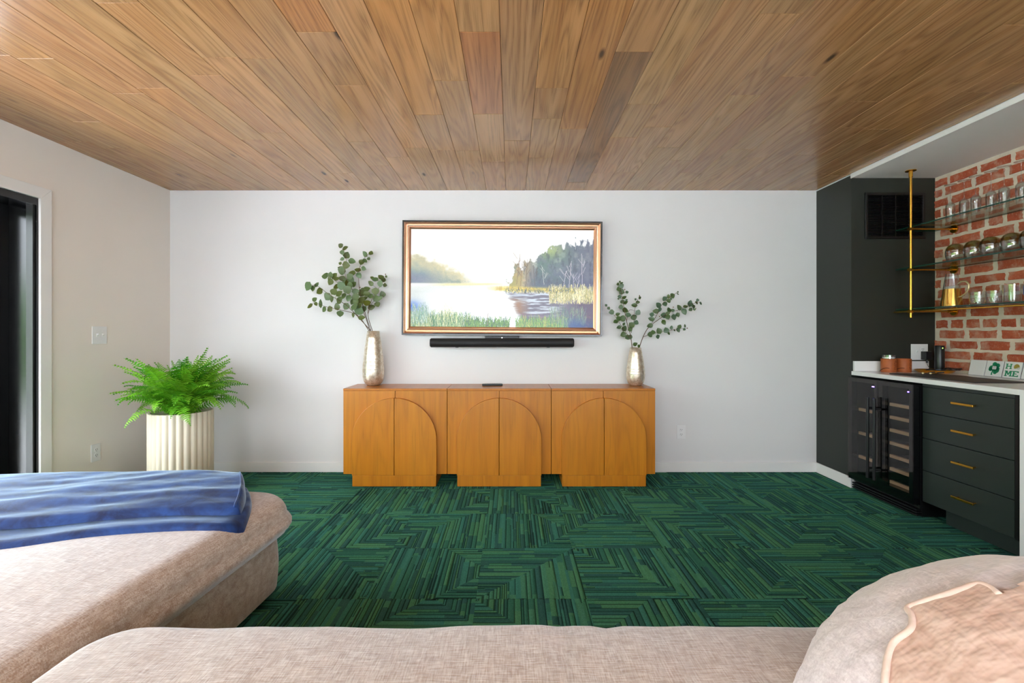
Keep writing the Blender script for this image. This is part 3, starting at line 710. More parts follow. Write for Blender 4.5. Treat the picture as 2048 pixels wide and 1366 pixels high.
    m = sm(y, .86 + .10 * sm(x, .0, .34) - (n2 - .5) * .1, 1.0) * (1 - sm(x, .45, .54)); lay(m * .9, (120, 160, 100))
    lay(sm(y, .76 + .45 * x, .98 + .3 * x) * (1 - sm(x, .1, .3)) * .75, (110, 150, 122)); lay(np.exp(-((x - .005) / .05) ** 2 - ((y - .8) / .06) ** 2) * .9, (58, 108, 210))
    lay(np.exp(-((x - .02) / .07) ** 2 - ((y - .99) / .08) ** 2) * .8, (36, 80, 110)); lay(np.exp(-((x - .2) / .09) ** 2 - ((y - .98) / .07) ** 2) * .7, (132, 176, 96))
    grass(900, .0, .34, .95, 1.04, [(150, 180, 120), (96, 140, 84), (190, 200, 150), (70, 120, 100), (210, 214, 170)], .03, .13, .6)
    grass(160, .0, .09, .86, .98, [(190, 205, 190), (120, 160, 150), (150, 180, 150)], .04, .12, .6)
    grass(420, .3, .54, .97, 1.03, [(100, 150, 70), (130, 170, 80), (70, 110, 90)], .03, .09, .7)
    grass(800, .58, .86, .97, 1.04, [(150, 190, 100), (110, 160, 90), (190, 190, 110), (90, 130, 100)], .03, .11, .6)
    grass(260, .76, .96, .84, .98, [(120, 150, 120), (90, 110, 120), (150, 165, 140)], .03, .09, .4)
    lay(np.exp(-((x - .9) / .06) ** 2 - ((y - .97) / .07) ** 2) * .7, (58, 96, 150))
    for k in range(420):
        a, b = r.normal(.2, .022), r.normal(.845, .045); i, j = int(b * H), int(a * W)
        if 0 <= i < H and 0 <= j < W: im[i, j] = im[i, j] * .4 + np.array([[206, 190, 110], [170, 176, 90], [226, 216, 150]][k % 3]) * .6
    line(.42, .98, .424, .86, (150, 130, 110), 1, .7)
    im += (r.random((H, W, 1)) - .5) * 10; im = np.clip(im, 0, 255) / 255
    return np.where(im <= .04045, im / 12.92, ((im + .055) / 1.055) ** 2.4)
pic = paint(); H_, W_ = pic.shape[:2]
gx = np.linspace(-TW + .071, TW - .071, W_ + 1); gz = np.linspace(TH - .071, -TH + .071, H_ + 1); X, Z = np.meshgrid(gx, gz)
scr = link('screen', grid_mesh('screen', np.stack([X, np.full_like(X, .0125), Z], -1), pic, M['screen']), t); scr['label'] = 'glowing picture of a misty lake with trees and reeds'
# sound bar
sb = ray(1004, 685.5, 3.96); t = thing('sound_bar', 'long black cylindrical sound bar below the television', 'speaker', sb)
MB().lathe([(0, -.603), (.034, -.603), (.0385, -.598), (.0385, .598), (.034, .603), (0, .603)], 40, axis='x').build('body', M['fabricblack'], t, smooth=True, ang=.6)
for s in (-1, 1): MB().lathe([(0, s * .6035), (.033, s * .6035), (.033, s * .606), (0, s * .606)], 32, axis='x').build('end_cap', M['blackplastic'], t)
MB().box(-.145, .145, .012, .10, .036, .056).box(-.02, .02, .03, .1, -.02, .036).build('bracket', M['black'], t, bevel=.003)
MB().lathe([(0, -.012), (.004, -.012), (.004, .0), (0, .0)], 10, (.0, .012, .043), 'y').build('indicator_light', M['led_white'], t)
for s in (-.38, .39): MB().box(s - .012, s + .012, -.005, .02, -.0415, -.038).build('foot', M['blackplastic'], t)

# ------------------------------------------------------------------ wall plates
def plate(name, label, cat, loc, rz, w_, h_, kind):
    t = thing(name, label, cat, loc, rz)
    MB().box(-w_ / 2, w_ / 2, -.006, -.0003, -h_ / 2, h_ / 2).build('cover_plate', M['plate'], t, bevel=.002)
    def outlet(x):
        for z in (-.02, .02):
            s = MB().lathe([(0, -.0085), (.0155, -.0085), (.0165, -.006)], 24, (x, 0, z), 'y').build('socket', M['plate'], t, smooth=True, ang=.5)
            for dx in (-.0065, .0065): MB().box(x + dx - .0012, x + dx + .0012, -.0092, -.0086, z - .001, z + .008).build('slot', M['slot'], s)
            MB().lathe([(0, -.0092), (.0024, -.0092), (.0024, -.0086)], 10, (x, 0, z - .0075), 'y').build('slot', M['slot'], s)
        MB().lathe([(0, -.0072), (.003, -.0072), (.003, -.006)], 10, (x, 0, 0), 'y').build('screw', M['plate'], t)
    def toggle(x):
        MB().box(x - .0055, x + .0055, -.008, -.006, -.012, .012).build('switch_well', M['plate'], t, bevel=.001)
        MB().add([(x - .004, -.008, -.002), (x + .004, -.008, -.002), (x + .004, -.008, .009), (x - .004, -.008, .009), (x - .003, -.02, .006), (x + .003, -.02, .006), (x + .003, -.019, .011), (x - .003, -.019, .011)],
                 [(0, 1, 5, 4), (1, 2, 6, 5), (2, 3, 7, 6), (3, 0, 4, 7), (4, 5, 6, 7)]).build('toggle', M['plate'], t)
        for z in (-.03, .03): MB().lathe([(0, -.0072), (.003, -.0072), (.003, -.006)], 10, (x, 0, z), 'y').build('screw', M['plate'], t)
    if kind == 'o': outlet(0)
    if kind == 'tt': toggle(-.023); toggle(.023)
    if kind == 'to': toggle(-.023); outlet(.023)
    return t
plate('outlet_plate', 'white power outlet low on the back wall beside the cabinets', 'outlet', (ray(1362, 864, YB).x, YB, ray(1362, 864, YB).z), 0, .075, .118, 'o')
plate('outlet_plate', 'white power outlet low on the left wall near the fern pot', 'outlet', (XL, 3.335, .353), PI / 2, .075, .122, 'o')
plate('light_switch', 'white double light switch on the left wall above the fern', 'switch', (XL, 3.365, 1.188), PI / 2, .120, .124, 'tt')
plate('outlet_plate', 'white switch and outlet plate on the dark wall above the counter', 'outlet', (3.175, NY, 1.056), 0, .130, .124, 'to')
# vent grille
t = thing('vent_grille', 'black louvered vent grille high on the dark niche wall', 'vent', (2.985, NY, 2.115))
VW, VH = .234, .180
MB().box(-VW, VW, -.012, -.0005, VH - .022, VH).box(-VW, VW, -.012, -.0005, -VH, -VH + .022).box(-VW, -VW + .022, -.012, -.0005, -VH + .022, VH - .022).box(VW - .022, VW, -.012, -.0005, -VH + .022, VH - .022).build('frame', M['black'], t, bevel=.002)
MB().box(-VW + .022, VW - .022, -.002, -.0004, -VH + .022, VH - .022).build('backing', M['blackgloss'], t)
lv_me = MB().add([(-VW + .023, -.010, -.001), (VW - .023, -.010, -.001), (VW - .023, -.003, .007), (-VW + .023, -.003, .007), (-VW + .023, -.0108, .0), (VW - .023, -.0108, .0), (VW - .023, -.0038, .008), (-VW + .023, -.0038, .008)],
                 [(0, 1, 2, 3), (7, 6, 5, 4), (0, 4, 5, 1), (3, 2, 6, 7), (0, 3, 7, 4), (1, 5, 6, 2)]).mesh('louver', M['black'])
for k in range(26): link('louver', lv_me, t, (0, 0, -VH + .026 + k * .0122))
for x in (-.105, -.0, .105): MB().box(x - .003, x + .003, -.0125, -.004, -VH + .022, VH - .022).build('mullion', M['black'], t)

# ------------------------------------------------------------------ fern in a fluted pot
PXc, PYc, PH, PR = -2.425, 3.45, .63, .203
t = thing('plant_pot', 'tall cream fluted cylinder pot in the corner holding the fern', 'pot', (PXc, PYc, .001))
ribs = lambda a, z: 1 - .045 * abs(math.sin(14 * a)) ** .8 * (1 if z < PH - .001 else 0)
MB().lathe([(PR * .96, 0), (PR, .01), (PR, PH * .5), (PR, PH - .012), (PR, PH)], 28 * 8, rf=lambda a, z: 1 - .05 * (1 - abs(math.sin(14 * a))) ** 1.2).build('body', M['pot'], t, smooth=True, ang=.9)
MB().lathe([(PR * .93, PH), (PR * .93, PH - .001), (PR * .90, PH - .004), (PR * .90, PH - .12)], 64).lathe([(PR * .955, PH - .0005), (PR * .905, PH - .0005)], 224).build('inner_wall', M['pot'], t, smooth=True, fix=False)
MB().lathe([(0, PH - .06), (PR * .90, PH - .07)], 32).build('soil', M['soil'], t)
def frond(name, arch, droop, mat, seed):
    r = random.Random(seed); n = 30; L = 1.0; pts = []; tan = []
    p = Vector((0, 0, 0)); a = arch
    for i in range(n + 1):
        f = i / n; pts.append(p.copy()); d = Vector((math.cos(a), 0, math.sin(a))); tan.append(d); p = p + d * (L / n); a -= droop / n * (.4 + 1.2 * f)
    mb = MB(); mb.tube(pts[::3], [.006 * (1 - .8 * i / 10) for i in range(len(pts[::3]))], 4, False)
    for i in range(2, n):
        f = i / n; w_ = .15 * (math.sin(PI * min(1, (f * .93 + .07)) ** .85) ** .6) * (1 if f < .8 else (1 - (f - .8) / .2 * .75))
        nrm = Vector((-tan[i].z, 0, tan[i].x))
        for s in (-1, 1):
            b = pts[i]; dirv = (Vector((0, s, 0)) + tan[i] * .22 + nrm * r.uniform(-.15, .22)).normalized(); ww = tan[i] * (.0118)
            q1 = b + dirv * w_ * .5 + nrm * .012; q2 = b + dirv * w_ - nrm * .012
            mb.add([b - ww * .9, b + ww * .9, q1 + ww * .85, q1 - ww * .85, q2], [(0, 1, 2, 3), (3, 2, 4)])
    return mb.mesh(name, mat, smooth=True, fix=False)
FM = [frond('frond', a, d, M['fern'], i) for i, (a, d) in enumerate(((1.3, .9), (1.15, 1.6), (1.15, 2.4), (1.0, 1.3), (1.42, .45), (.85, 2.2)))]
fern = thing('boston_fern', 'bushy bright green fern growing in the fluted pot', 'plant', (PXc, PYc, PH - .05))
r = random.Random(21)
for k in range(150):
    az = 2 * PI * (k * .381966) + r.uniform(-.2, .2); ring_ = k / 150
    L = r.uniform(.42, .58) * (1.0 if ring_ < .3 else .95)
    mi = r.choice([0, 4, 0, 3]) if ring_ < .45 else r.choice([0, 1, 3, 1]) if ring_ < .8 else r.choice([1, 2, 5])
    bx = -math.cos(az) * 0 ; cosx = math.cos(az)
    if cosx < -.3 and math.sin(az) > -.7: L = min(L, .47)
    if ring_ > .85 and math.sin(az) < .2: L = r.uniform(.34, .46)
    tilt = r.uniform(-.12, .12)
    o = link('frond', FM[mi], fern, (math.cos(az) * .05 * r.random(), math.sin(az) * .05 * r.random(), r.uniform(-.01, .02)))
    o.rotation_euler = (r.uniform(-.35, .35), tilt, az); o.scale = (L, L * r.uniform(.85, 1.15), L)

# ------------------------------------------------------------------ bar: worktop, fridge, drawers
CT, CB = .908, .878
CY0 = 2.413                                  # near face of the waterfall end
t = thing('countertop', 'white quartz worktop with a waterfall end panel', 'countertop', (XR, CY0, 0))
MB().box(0, NX - XR - .008, .0302, NY - CY0 - .0005, CB, CT).build('slab', M['quartz'], t, bevel=.002)
MB().box(0, NX - XR - .008, 0, .03, .002, CT).build('waterfall_panel', M['quartz'], t, bevel=.002)
tag(MB().box(XR + .012, NX - .065, NY - .02, NY - .0006, CT + .0005, CT + .078).build('backsplash', M['quartz'], bevel=.0015), 'low white quartz backsplash strip against the dark niche wall', 'backsplash')
# wine fridge
FYa, FYb, FXd = 3.045, 3.632, 2.606         # door plane
t = thing('wine_fridge', 'black two door wine fridge with smoked glass and wooden shelves', 'wine fridge', (FXd, FYa, 0)); D = FXd
W2 = (FYb - FYa) / 2
MB().box(.052, .62, 0.002, 2 * W2, .06, .075).box(.052, .62, .002, 2 * W2, .852, .866).box(.052, .62, .002, .02, .075, .852).box(.052, .62, 2 * W2 - .018, 2 * W2, .075, .852).box(.60, .62, .02, 2 * W2 - .018, .075, .852).box(.06, .6, W2 - .012, W2 + .012, .075, .852).build('body', M['black'], t)
MB().box(.07, .6, .01, 2 * W2 - .01, .006, .0595).build('base', M['black'], t)
for k in range(3): MB().box(.03, .069, .006, 2 * W2 - .006, .012 + k * .017, .022 + k * .017).build('grille_slat', M['black'], t, bevel=.002)
for di in (0, 1):                            # 0: nearer door with seven shelves, 1: farther door with three
    ya, yb = (0, W2 - .0015) if di == 0 else (W2 + .0015, 2 * W2)
    fw = .035
    dr = MB().box(.008, .05, ya, yb, .088, .088 + .062).box(.008, .05, ya, yb, .866 - .03, .866).box(.008, .05, ya, ya + fw, .15, .836).box(.008, .05, yb - fw, yb, .15, .836).build('door', M['blackgloss'], t)
    MB().box(.0, .0075, ya, yb, .088, .866).build('glass_panel', M['smoke'], dr)
    y_h = (W2 - .030) if di == 0 else (W2 + .030)
    h = MB().tube([(-.045, y_h, .165), (-.045, y_h, .742)], .010, 14).build('handle', M['black'], dr, smooth=True, ang=.8)
    MB().tube([(-.045, y_h, .235), (-.0005, y_h, .235)], .0075, 10).tube([(-.045, y_h, .665), (-.0005, y_h, .665)], .0075, 10).build('handle_mount', M['black'], dr, smooth=True, ang=.8)
    zs = [.150 + k * .0905 for k in range(7)] if di == 0 else [.25, .43, .61]
    for z in zs:
        MB().box(.055, .075, ya + .04, yb - .04, z, z + .022).build('shelf_front', M['slat'], t, bevel=.001)
        MB().box(.076, .55, ya + .03, yb - .03, z + .004, z + .010).build('shelf_rack', M['black'], t)
    yl = ya + (yb - ya) * (.30 if di == 0 else .35)
    MB().box(.052, .056, yl - .012, yl + .012, .806, .812).build('indicator_light', M['led_blue'], t)
# drawer cabinet
t = thing('drawer_cabinet', 'dark green drawer cabinet with four brass pulls under the worktop', 'cabinet', (2.662, 2.46, 0)); YW = 3.035 - 2.46
MB().box(.0195, .60, 0, YW, .11, CB - .001).build('body', M['darkcab'], t)
MB().box(.001, .019, .0, .018, .11, CB - .001).build('filler_strip', M['black'], t)
MB().box(.001, .019, .0185, YW, .858, CB - .001).build('top_rail', M['darkcab'], t)
MB().box(.07, .58, 0, YW - .09, .003, .109).build('toe_kick', M['darkcab'], t)
for (z0, z1) in ((.696, .855), (.528, .692), (.320, .524), (.116, .316)):
    dr = MB().box(0, .019, .021, YW - .002, z0, z1).build('drawer', M['darkcab'], t, bevel=.0015)
    zc = (z0 + z1) / 2 + .01; yc = 2.738 - 2.46
    hd = MB().box(-.034, -.024, yc - .068, yc + .068, zc - .0065, zc + .0065).build('pull', M['brass'], dr, bevel=.0015)
    for s in (-.05, .05): MB().tube([(-.0245, yc + s, zc), (.0, yc + s, zc)], .004, 8).build('pull_post', M['brass'], hd)

# ------------------------------------------------------------------ shelves
PX, PY = 2.968, 3.482
SH = (2.000, 1.697, 1.388)
t = thing('shelf_frame', 'brass post and bracket frame carrying the glass shelves', 'shelf frame', (PX, PY, 0))
MB().tube([(0, 0, 1.318), (0, 0, NZ - .035)], .0085, 18).build('post', M['brass'], t, smooth=True, ang=.8)
fl = MB().lathe([(.0, NZ - .0005), (.034, NZ - .0005), (.034, NZ - .005), (.013, NZ - .008), (.012, NZ - .05), (.0, NZ - .05)], 28).build('ceiling_flange', M['brass'], t, smooth=True, ang=.6)
for z in (1.976, 1.673, 1.364):
    a = MB().tube([(-.013, 0, z), (NX - PX - .012, 0, z)], .0062, 12).build('arm', M['brass'], t, smooth=True, ang=.8)
    MB().tube([(-.016, 0, z), (.012, 0, z)], .0125, 16).build('clamp', M['brass'], a, smooth=True, ang=.8)
    MB().tube([(NX - PX - .055, 0, z), (NX - PX - .012, 0, z)], .0095, 14).build('sleeve', M['brass'], a, smooth=True, ang=.8)
    MB().lathe([(0, NX - PX - .016), (.030, NX - PX - .016), (.032, NX - PX - .012), (.032, NX - PX - .0085), (0, NX - PX - .0085)], 28, (0, 0, z), 'x').build('wall_flange', M['brass'], a, smooth=True, ang=.6)
MB().tube([(-.0005, NY - PY - .02, 1.364), (-.0005, 1.75 - PY, 1.364)], .0058, 12).build('rail', M['brass'], t, smooth=True, ang=.8)
for zz, lab in zip(SH, ('topmost clear glass shelf in front of the bricks', 'middle clear glass shelf in front of the bricks', 'lowest clear glass shelf resting on the brass rail')):
    m = MB().box(2.979, NX - .012, 1.75, 3.632, zz - .0095, zz); m.m = [0, 0, 1, 1, 1, 1]
    tag(m.build('glass_shelf', [M['shelfglass'], M['shelfedge']], None, fix=False), lab, 'shelf', 'glass shelves over the bar')
def goblet(name, label, cat, loc, prof, mat, group, rim=None):
    return tag(MB().lathe(prof, 28).build(name, mat, None, smooth=True), label, cat, group)
# champagne flutes, upside down
fl_prof = [(.0235, 0), (.0255, .04), (.027, .085), (.0255, .118), (.016, .134), (.0045, .141), (.0032, .150), (.0032, .245), (.006, .256), (.034, .262), (.0345, .264), (.0, .2645)]
t = thing('champagne_flute', 'clear champagne flute turned upside down on the topmost shelf', 'glass', (3.145, 3.357, SH[0] + .0008), 0, 'upturned champagne flutes')
inner = [(.0222, 0), (.024, .04), (.0255, .085), (.024, .115), (.012, .130), (0, .133)]
MB().lathe(fl_prof[:6] + [(0, .142)], 28).lathe(inner, 28).build('bowl', M['glass'], t, smooth=True)
MB().lathe([(.0045, .141)] + fl_prof[6:9], 12).build('stem', M['glass'], t, smooth=True)
MB().lathe([(.006, .256)] + fl_prof[9:], 28).build('foot', M['glass'], t, smooth=True)
t['label'] = 'clear champagne flute upside down at the shelf end beside the dark wall'
for k in range(1, 7): dup(t, (3.145 + (.01 if k % 2 else 0), 3.357 - .0915 * k, SH[0] + .0008), 'clear champagne flute upside down on the topmost shelf beyond the end flute')
# stemless glasses with gold-brown bottoms, upside down
t = thing('stemless_glass', 'round stemless glass with an olive gold bottom upturned on the middle shelf', 'glass', (3.13, 3.305, SH[1] + .0008), 0, 'upturned gold bottomed glasses')
gp = [(.040, 0), (.046, .02), (.052, .045), (.0545, .068), (.0535, .085)]; gq = [(.0535, .0852), (.049, .104), (.039, .121), (.022, .132), (0, .135)]
MB().lathe(gp, 36).lathe([(r_ - .0015, z) for r_, z in gp], 36).build('bowl', M['glass'], t, smooth=True)
MB().lathe(gq, 36).lathe([(max(r_ - .002, 0), z - .003) for r_, z in gq], 36).build('gold_bottom', M['amber'], t, smooth=True)
t['label'] = 'olive bottomed stemless glass upturned at the shelf end beside the dark wall'
for k in range(1, 6): dup(t, (3.13 + (.012 if k % 2 else 0), 3.305 - .121 * k, SH[1] + .0008), 'olive bottomed stemless glass upturned on the middle shelf beyond the end glass')
# pitcher
t = thing('pitcher', 'tapered glass pitcher with a gold lower half on the lowest shelf', 'pitcher', (3.118, 3.318, SH[2] + .0008))
zz = [(.061, .0), (.0605, .02), (.054, .07), (.048, .125)]
MB().lathe([(0, 0)] + zz, 40).build('gold_body', pm('mirror_gold', S(222, 178, 92), .12, .95, var=.04), t, smooth=True, ang=.7)
MB().lathe([(.048, .1252), (.040, .18), (.033, .234)], 40).lathe([(.0462, .1252), (.0385, .18), (.0315, .234)], 40).build('neck', M['glass'], t, smooth=True)
hp = [(0.0, -.045, .155), (0, -.072, .172), (0, -.105, .168), (0, -.125, .145), (0, -.122, .115), (0, -.10, .085), (0, -.072, .068), (0, -.056, .066)]
MB().tube(hp, .006, 10).build('handle', pm('pale_gold_glass', S(226, 205, 160), .12, .5), t, smooth=True)
# tumblers
def tumbler(label, loc, rr, h, cut):
    t = thing('tumbler', label, 'glass', loc, 0, 'tumblers on the lowest shelf')
    f = (lambda a, z: 1 + (.05 * math.cos(16 * a + z * 120) if z < h * .62 and z > .004 else 0)) if cut else None
    pr_ = [(0, 0), (rr * .86, 0), (rr * .9, .006)] + [(rr * (.9 + .1 * k / 8), .006 + (h - .006) * k / 8) for k in range(1, 9)]
    MB().lathe(pr_, 64, rf=f).build('wall', M['glass'], t, smooth=True)
    MB().lathe([(0, .012)] + [(rr * (.84 + .1 * k / 6), .012 + (h - .012) * k / 6) for k in range(7)], 48, rf=(lambda a, z: 1 + .03 * math.cos(16 * a)) if cut else None).build('inner_wall', M['glass'], t, smooth=True)
    return t
tumbler('short cut glass tumbler right beside the gold pitcher', (3.12, 3.135, SH[2] + .0008), .044, .088, True)
tumbler('short cut glass tumbler between another cut tumbler and the plain taller glass', (3.125, 3.035, SH[2] + .0008), .044, .088, True)
tumbler('plain taller clear tumbler between the cut tumbler and the blue patterned glass', (3.10, 2.90, SH[2] + .0008), .046, .115, False)
t = tumbler('clear tumbler with a blue checked band beyond the plain tumbler', (3.11, 2.79, SH[2] + .0008), .043, .112, False)
MB().lathe([(.0435, .045), (.0437, .075), (.0439, .100)], 48).build('blue_band', pm('blue_print', S(40, 44, 130), .3, var=.3, vs_=120), t, smooth=True)

# ------------------------------------------------------------------ things on the worktop
Z0 = CT + .0006
def cup(label, loc, lid):
    t = thing('leather_cup', label, 'cup', loc, 0, 'two leather wrapped cups')
    MB().lathe([(0, 0), (.047, 0), (.0485, .004), (.0485, .098), (.0465, .101), (.045, .098), (.044, .02), (0, .02)], 40).build('leather_sleeve', M['leather'], t, smooth=True, ang=.6)
    MB().tube([(.047 * math.cos(a) - .004, .047 * math.sin(a), .02 + .012 * math.sin(a * 2)) for a in np.linspace(2.2, 4.2, 14)] , .003, 6).build('strap', M['burnt'], t)
    g = random.Random(3 if lid else 5)
    for k in range(7):
        z = .02 + k * .0105; a0 = -PI / 2 + .10 + g.uniform(-.1, .1); a1 = a0 + g.uniform(.12, .4)
        MB().tube([(.0487 * math.cos(a), .0487 * math.sin(a), z + g.uniform(0, .008)) for a in np.linspace(a0, a1, 4)], .0016, 5).build('burnt_mark', M['burnt'], t)
    if lid: MB().lathe([(.0425, .085), (.0415, .128), (.040, .128), (.0405, .085)], 36).build('glass_liner', M['glass'], t, smooth=True, ang=.6)
    if lid: MB().lathe([(0, .112), (.0395, .112), (.0398, .103), (0, .103)], 36).build('pale_filling', M['plate'], t)
    return t
cup('tan leather wrapped cup with a glass rim showing above', (2.862, 3.555, Z0), True)
cup('tan leather wrapped cup without a rim, beside the gold tray', (2.975, 3.555, Z0), False)
t = thing('mat', 'thin dark rectangular mat lying on the worktop', 'mat', (2.892, 3.07, Z0))
n = 24; P = np.zeros((n, n, 3))
for i in range(n):
    for j in range(n):
        x, y = -.165 + .33 * i / (n - 1), -.31 + .62 * j / (n - 1); P[i, j] = (x, y, .004 + .004 * max(0, noise.noise(Vector((x * 5, y * 4, 2)))))
bt = P.copy(); bt[..., 2] = 0
m = MB(); m.add(P.reshape(-1, 3), [(i * n + j, (i + 1) * n + j, (i + 1) * n + j + 1, i * n + j + 1) for i in range(n - 1) for j in range(n - 1)])
rim = [(i, 0) for i in range(n)] + [(n - 1, j) for j in range(1, n)] + [(i, n - 1) for i in range(n - 2, -1, -1)] + [(0, j) for j in range(n - 2, 0, -1)]
m.add([tuple(P[i, j]) for i, j in rim] + [tuple(bt[i, j]) for i, j in rim], [(k, (k + 1) % len(rim), len(rim) + (k + 1) % len(rim), len(rim) + k) for k in range(len(rim))])
m.build('sheet', M['mat'], t, smooth=True, ang=.6)
t = thing('tray', 'round shallow gold tray under the dark tower device', 'tray', (3.165, 3.505, Z0))
MB().lathe([(0, 0), (.095, 0), (.108, .008), (.116, .020), (.113, .0205), (.105, .010), (.092, .004), (0, .004)], 48).build('dish', M['gold'], t, smooth=True, ang=.5)
t = thing('wireless_router', 'slim dark cylindrical router with a green light standing on the tray', 'router', (3.225, 3.53, Z0 + .0045))
MB().lathe([(0, 0), (.040, 0), (.041, .006), (.03, .014), (.029, .02)], 36).build('base', M['slate'], t, smooth=True, ang=.6)
MB().lathe([(.029, .0205), (.030, .03), (.030, .19), (.027, .196), (0, .197)], 36).build('tower', M['blackplastic'], t, smooth=True, ang=.6)
MB().lathe([(0, -.0315), (.003, -.0315), (.003, -.028)], 10, (-.004, 0, .178), 'y').build('indicator_light', M['led_green'], t)
t = thing('power_adapter', 'black plug adapter in the wall plate with its cord hanging down', 'adapter', (3.205, NY - .0105, 1.028))
MB().box(-.026, .026, -.045, 0, -.030, .034).build('body', M['blackplastic'], t, bevel=.004)
MB().tube([(.0, -.025, -.030), (.0, -.027, -.055)], [.008, .006], 10).build('strain_relief', M['blackplastic'], t)
MB().tube([(.0, -.027, -.056), (.002, -.03, -.075), (.006, -.04, -.088), (-.004, -.055, -.0905), (.0, -.06, -.092)], .0018, 6).build('cord', M['wire'], t, smooth=True)
tag(MB().lathe([(0, 0), (.028, 0), (.030, .003), (.030, .018), (.027, .021), (0, .021)], 28, (3.125, 3.49, Z0 + .0045)).build('charger_puck', M['blackplastic'], None, smooth=True, ang=.6), 'small round black puck on the gold tray', 'puck')
g = random.Random(9); cpts = []
for k in range(40):
    a = k * .62; R = .06 + .012 * math.sin(k * 1.3); cpts.append((3.225 + R * 1.0 * math.cos(a) * .8, 3.425 + R * .9 * math.sin(a), Z0 + .004 + .012 * abs(math.sin(k * .37)) + .0008 * (k % 7)))
cs = []
for i in range(len(cpts) - 1):
    for u in (0, .34, .67): cs.append(tuple(Vector(cpts[i]).lerp(Vector(cpts[i + 1]), u)))
tag(MB().tube([(x, y, z + .018) for x, y, z in cs], .0017, 6).build('cable', M['wire'], None, smooth=True), 'thin dark cable coiled loosely beside the gold tray', 'cable')
for (x, y, lab, rz) in ((2.93, 3.305, 'black stick with a pale gold tip closest to the cups', .45), (2.97, 3.285, 'black stick with a pale gold tip on the mat side of its twin', .40)):
    t = thing('stir_stick', lab, 'stick', (x, y, Z0 + .014), rz, 'two gold tipped sticks')
    MB().tube([(0.028, 0, 0), (.105, 0, .001)], .0055, 10).build('grip', M['blackplastic'], t, smooth=True, ang=.8)
    MB().tube([(-.045, 0, 0), (.0275, 0, 0)], .0028, 10).build('shaft', M['brass'], t, smooth=True, ang=.8)
    MB().tube([(-.058, 0, 0), (-.0455, 0, 0)], [.0055, .005], 10).build('tip', pm('cream_tip', S(236, 220, 170), .4), t, smooth=True, ang=.8)
# printed tiles leaning on the bricks
lean = math.radians(12); TSZ = .108
def tile(label, ystart):
    t = thing('printed_tile', label, 'tile', (3.248, ystart - TSZ / 2, Z0 + .0013), 0, 'printed tiles leaning on the bricks'); t.rotation_euler = (0, lean, 0)
    MB().box(0, .006, -TSZ / 2, TSZ / 2, 0, TSZ).build('tile_body', M['bluewhite'], t, bevel=.0012)
    MB().box(.0062, .008, -TSZ / 2 + .001, TSZ / 2 + .0005, .001, TSZ - .001).build('cork_back', M['purple'], t)
    return t
def stamp(t, polys, mat, name, lay=0):       # u to the reader's right, v up, both 0..1
    m = MB()
    for po in polys: m.prism(po, -.0004 - .0003 * lay, -.0001, lambda a, b, h: (h, TSZ / 2 - a * TSZ, b * TSZ))
    return m.build(name, mat, t)
circ = lambda cx, cy, r_, n=20, s=1: [(cx + r_ * math.cos(2 * PI * k / n), cy + s * r_ * math.sin(2 * PI * k / n)) for k in range(n)]
rect = lambda a, b, c, d: [(a, c), (b, c), (b, d), (a, d)]
tile('blank white tile at the end of the row nearest the cable', 3.333)
t = tile('white tile printed with a green shamrock', 3.219)
stamp(t, [circ(.36, .53, .17), circ(.50, .78, .14), circ(.68, .70, .15), circ(.66, .40, .17), circ(.60, .28, .12), circ(.30, .45, .12), circ(.52, .55, .2), circ(.74, .50, .1)], M['green'], 'shamrock')
stamp(t, [[(.42, .38), (.50, .38), (.45, .22), (.47, .10), (.37, .10), (.38, .24)]], M['green'], 'shamrock_stem')
stamp(t, [circ(.46, .60, .07), circ(.57, .60, .07), circ(.46, .52, .07), circ(.57, .52, .07)], M['bluewhite'], 'white_clover', 1)
t = tile('white tile printed HOME in green with a gold helmet as the O', 3.104)
ser = .05
def H_(x, y, w_, h_): return [rect(x + .03, x + .10, y, y + h_), rect(x + w_ - .10, x + w_ - .03, y, y + h_), rect(x + .1, x + w_ - .1, y + h_ * .42, y + h_ * .6)] + [rect(a, a + .13, b, b + ser) for a in (x, x + w_ - .13) for b in (y, y + h_ - ser)]
def M_(x, y, w_, h_): return [rect(x + .04, x + .12, y, y + h_), rect(x + w_ - .12, x + w_ - .04, y, y + h_), [(x + .05, y + h_), (x + .16, y + h_), (x + w_ / 2 + .03, y + h_ * .25), (x + w_ / 2 - .03, y + h_ * .25)], [(x + w_ - .16, y + h_), (x + w_ - .05, y + h_), (x + w_ / 2 + .03, y + h_ * .25), (x + w_ / 2 - .03, y + h_ * .25)], rect(x, x + .16, y, y + ser), rect(x + w_ - .16, x + w_, y, y + ser), rect(x, x + .1, y + h_ - ser, y + h_), rect(x + w_ - .1, x + w_, y + h_ - ser, y + h_)]
def E_(x, y, w_, h_): return [rect(x + .03, x + .12, y, y + h_), rect(x, x + w_, y, y + ser * 1.2), rect(x, x + w_, y + h_ - ser * 1.2, y + h_), rect(x + .1, x + w_ * .72, y + h_ * .43, y + h_ * .58), rect(x + w_ - .06, x + w_, y, y + h_ * .28), rect(x + w_ - .06, x + w_, y + h_ * .72, y + h_)]
stamp(t, H_(.10, .55, .36, .32), M['green'], 'letter_h')
stamp(t, M_(.10, .10, .44, .34), M['green'], 'letter_m'); stamp(t, E_(.55, .10, .34, .34), M['green'], 'letter_e')
stamp(t, [[(.56 + .16 + .16 * math.cos(a), .70 + .17 * math.sin(a)) for a in np.linspace(-.2, PI + .75, 18)] + [(.72, .60)]], M['gold_print'], 'helmet_shell')
stamp(t, [rect(.72, .92, .60, .625), rect(.76, .92, .66, .68), [(.88, .68), (.91, .68), (.88, .56), (.78, .56), (.78, .585), (.86, .585)]], M['grey_print'], 'face_mask', 1)
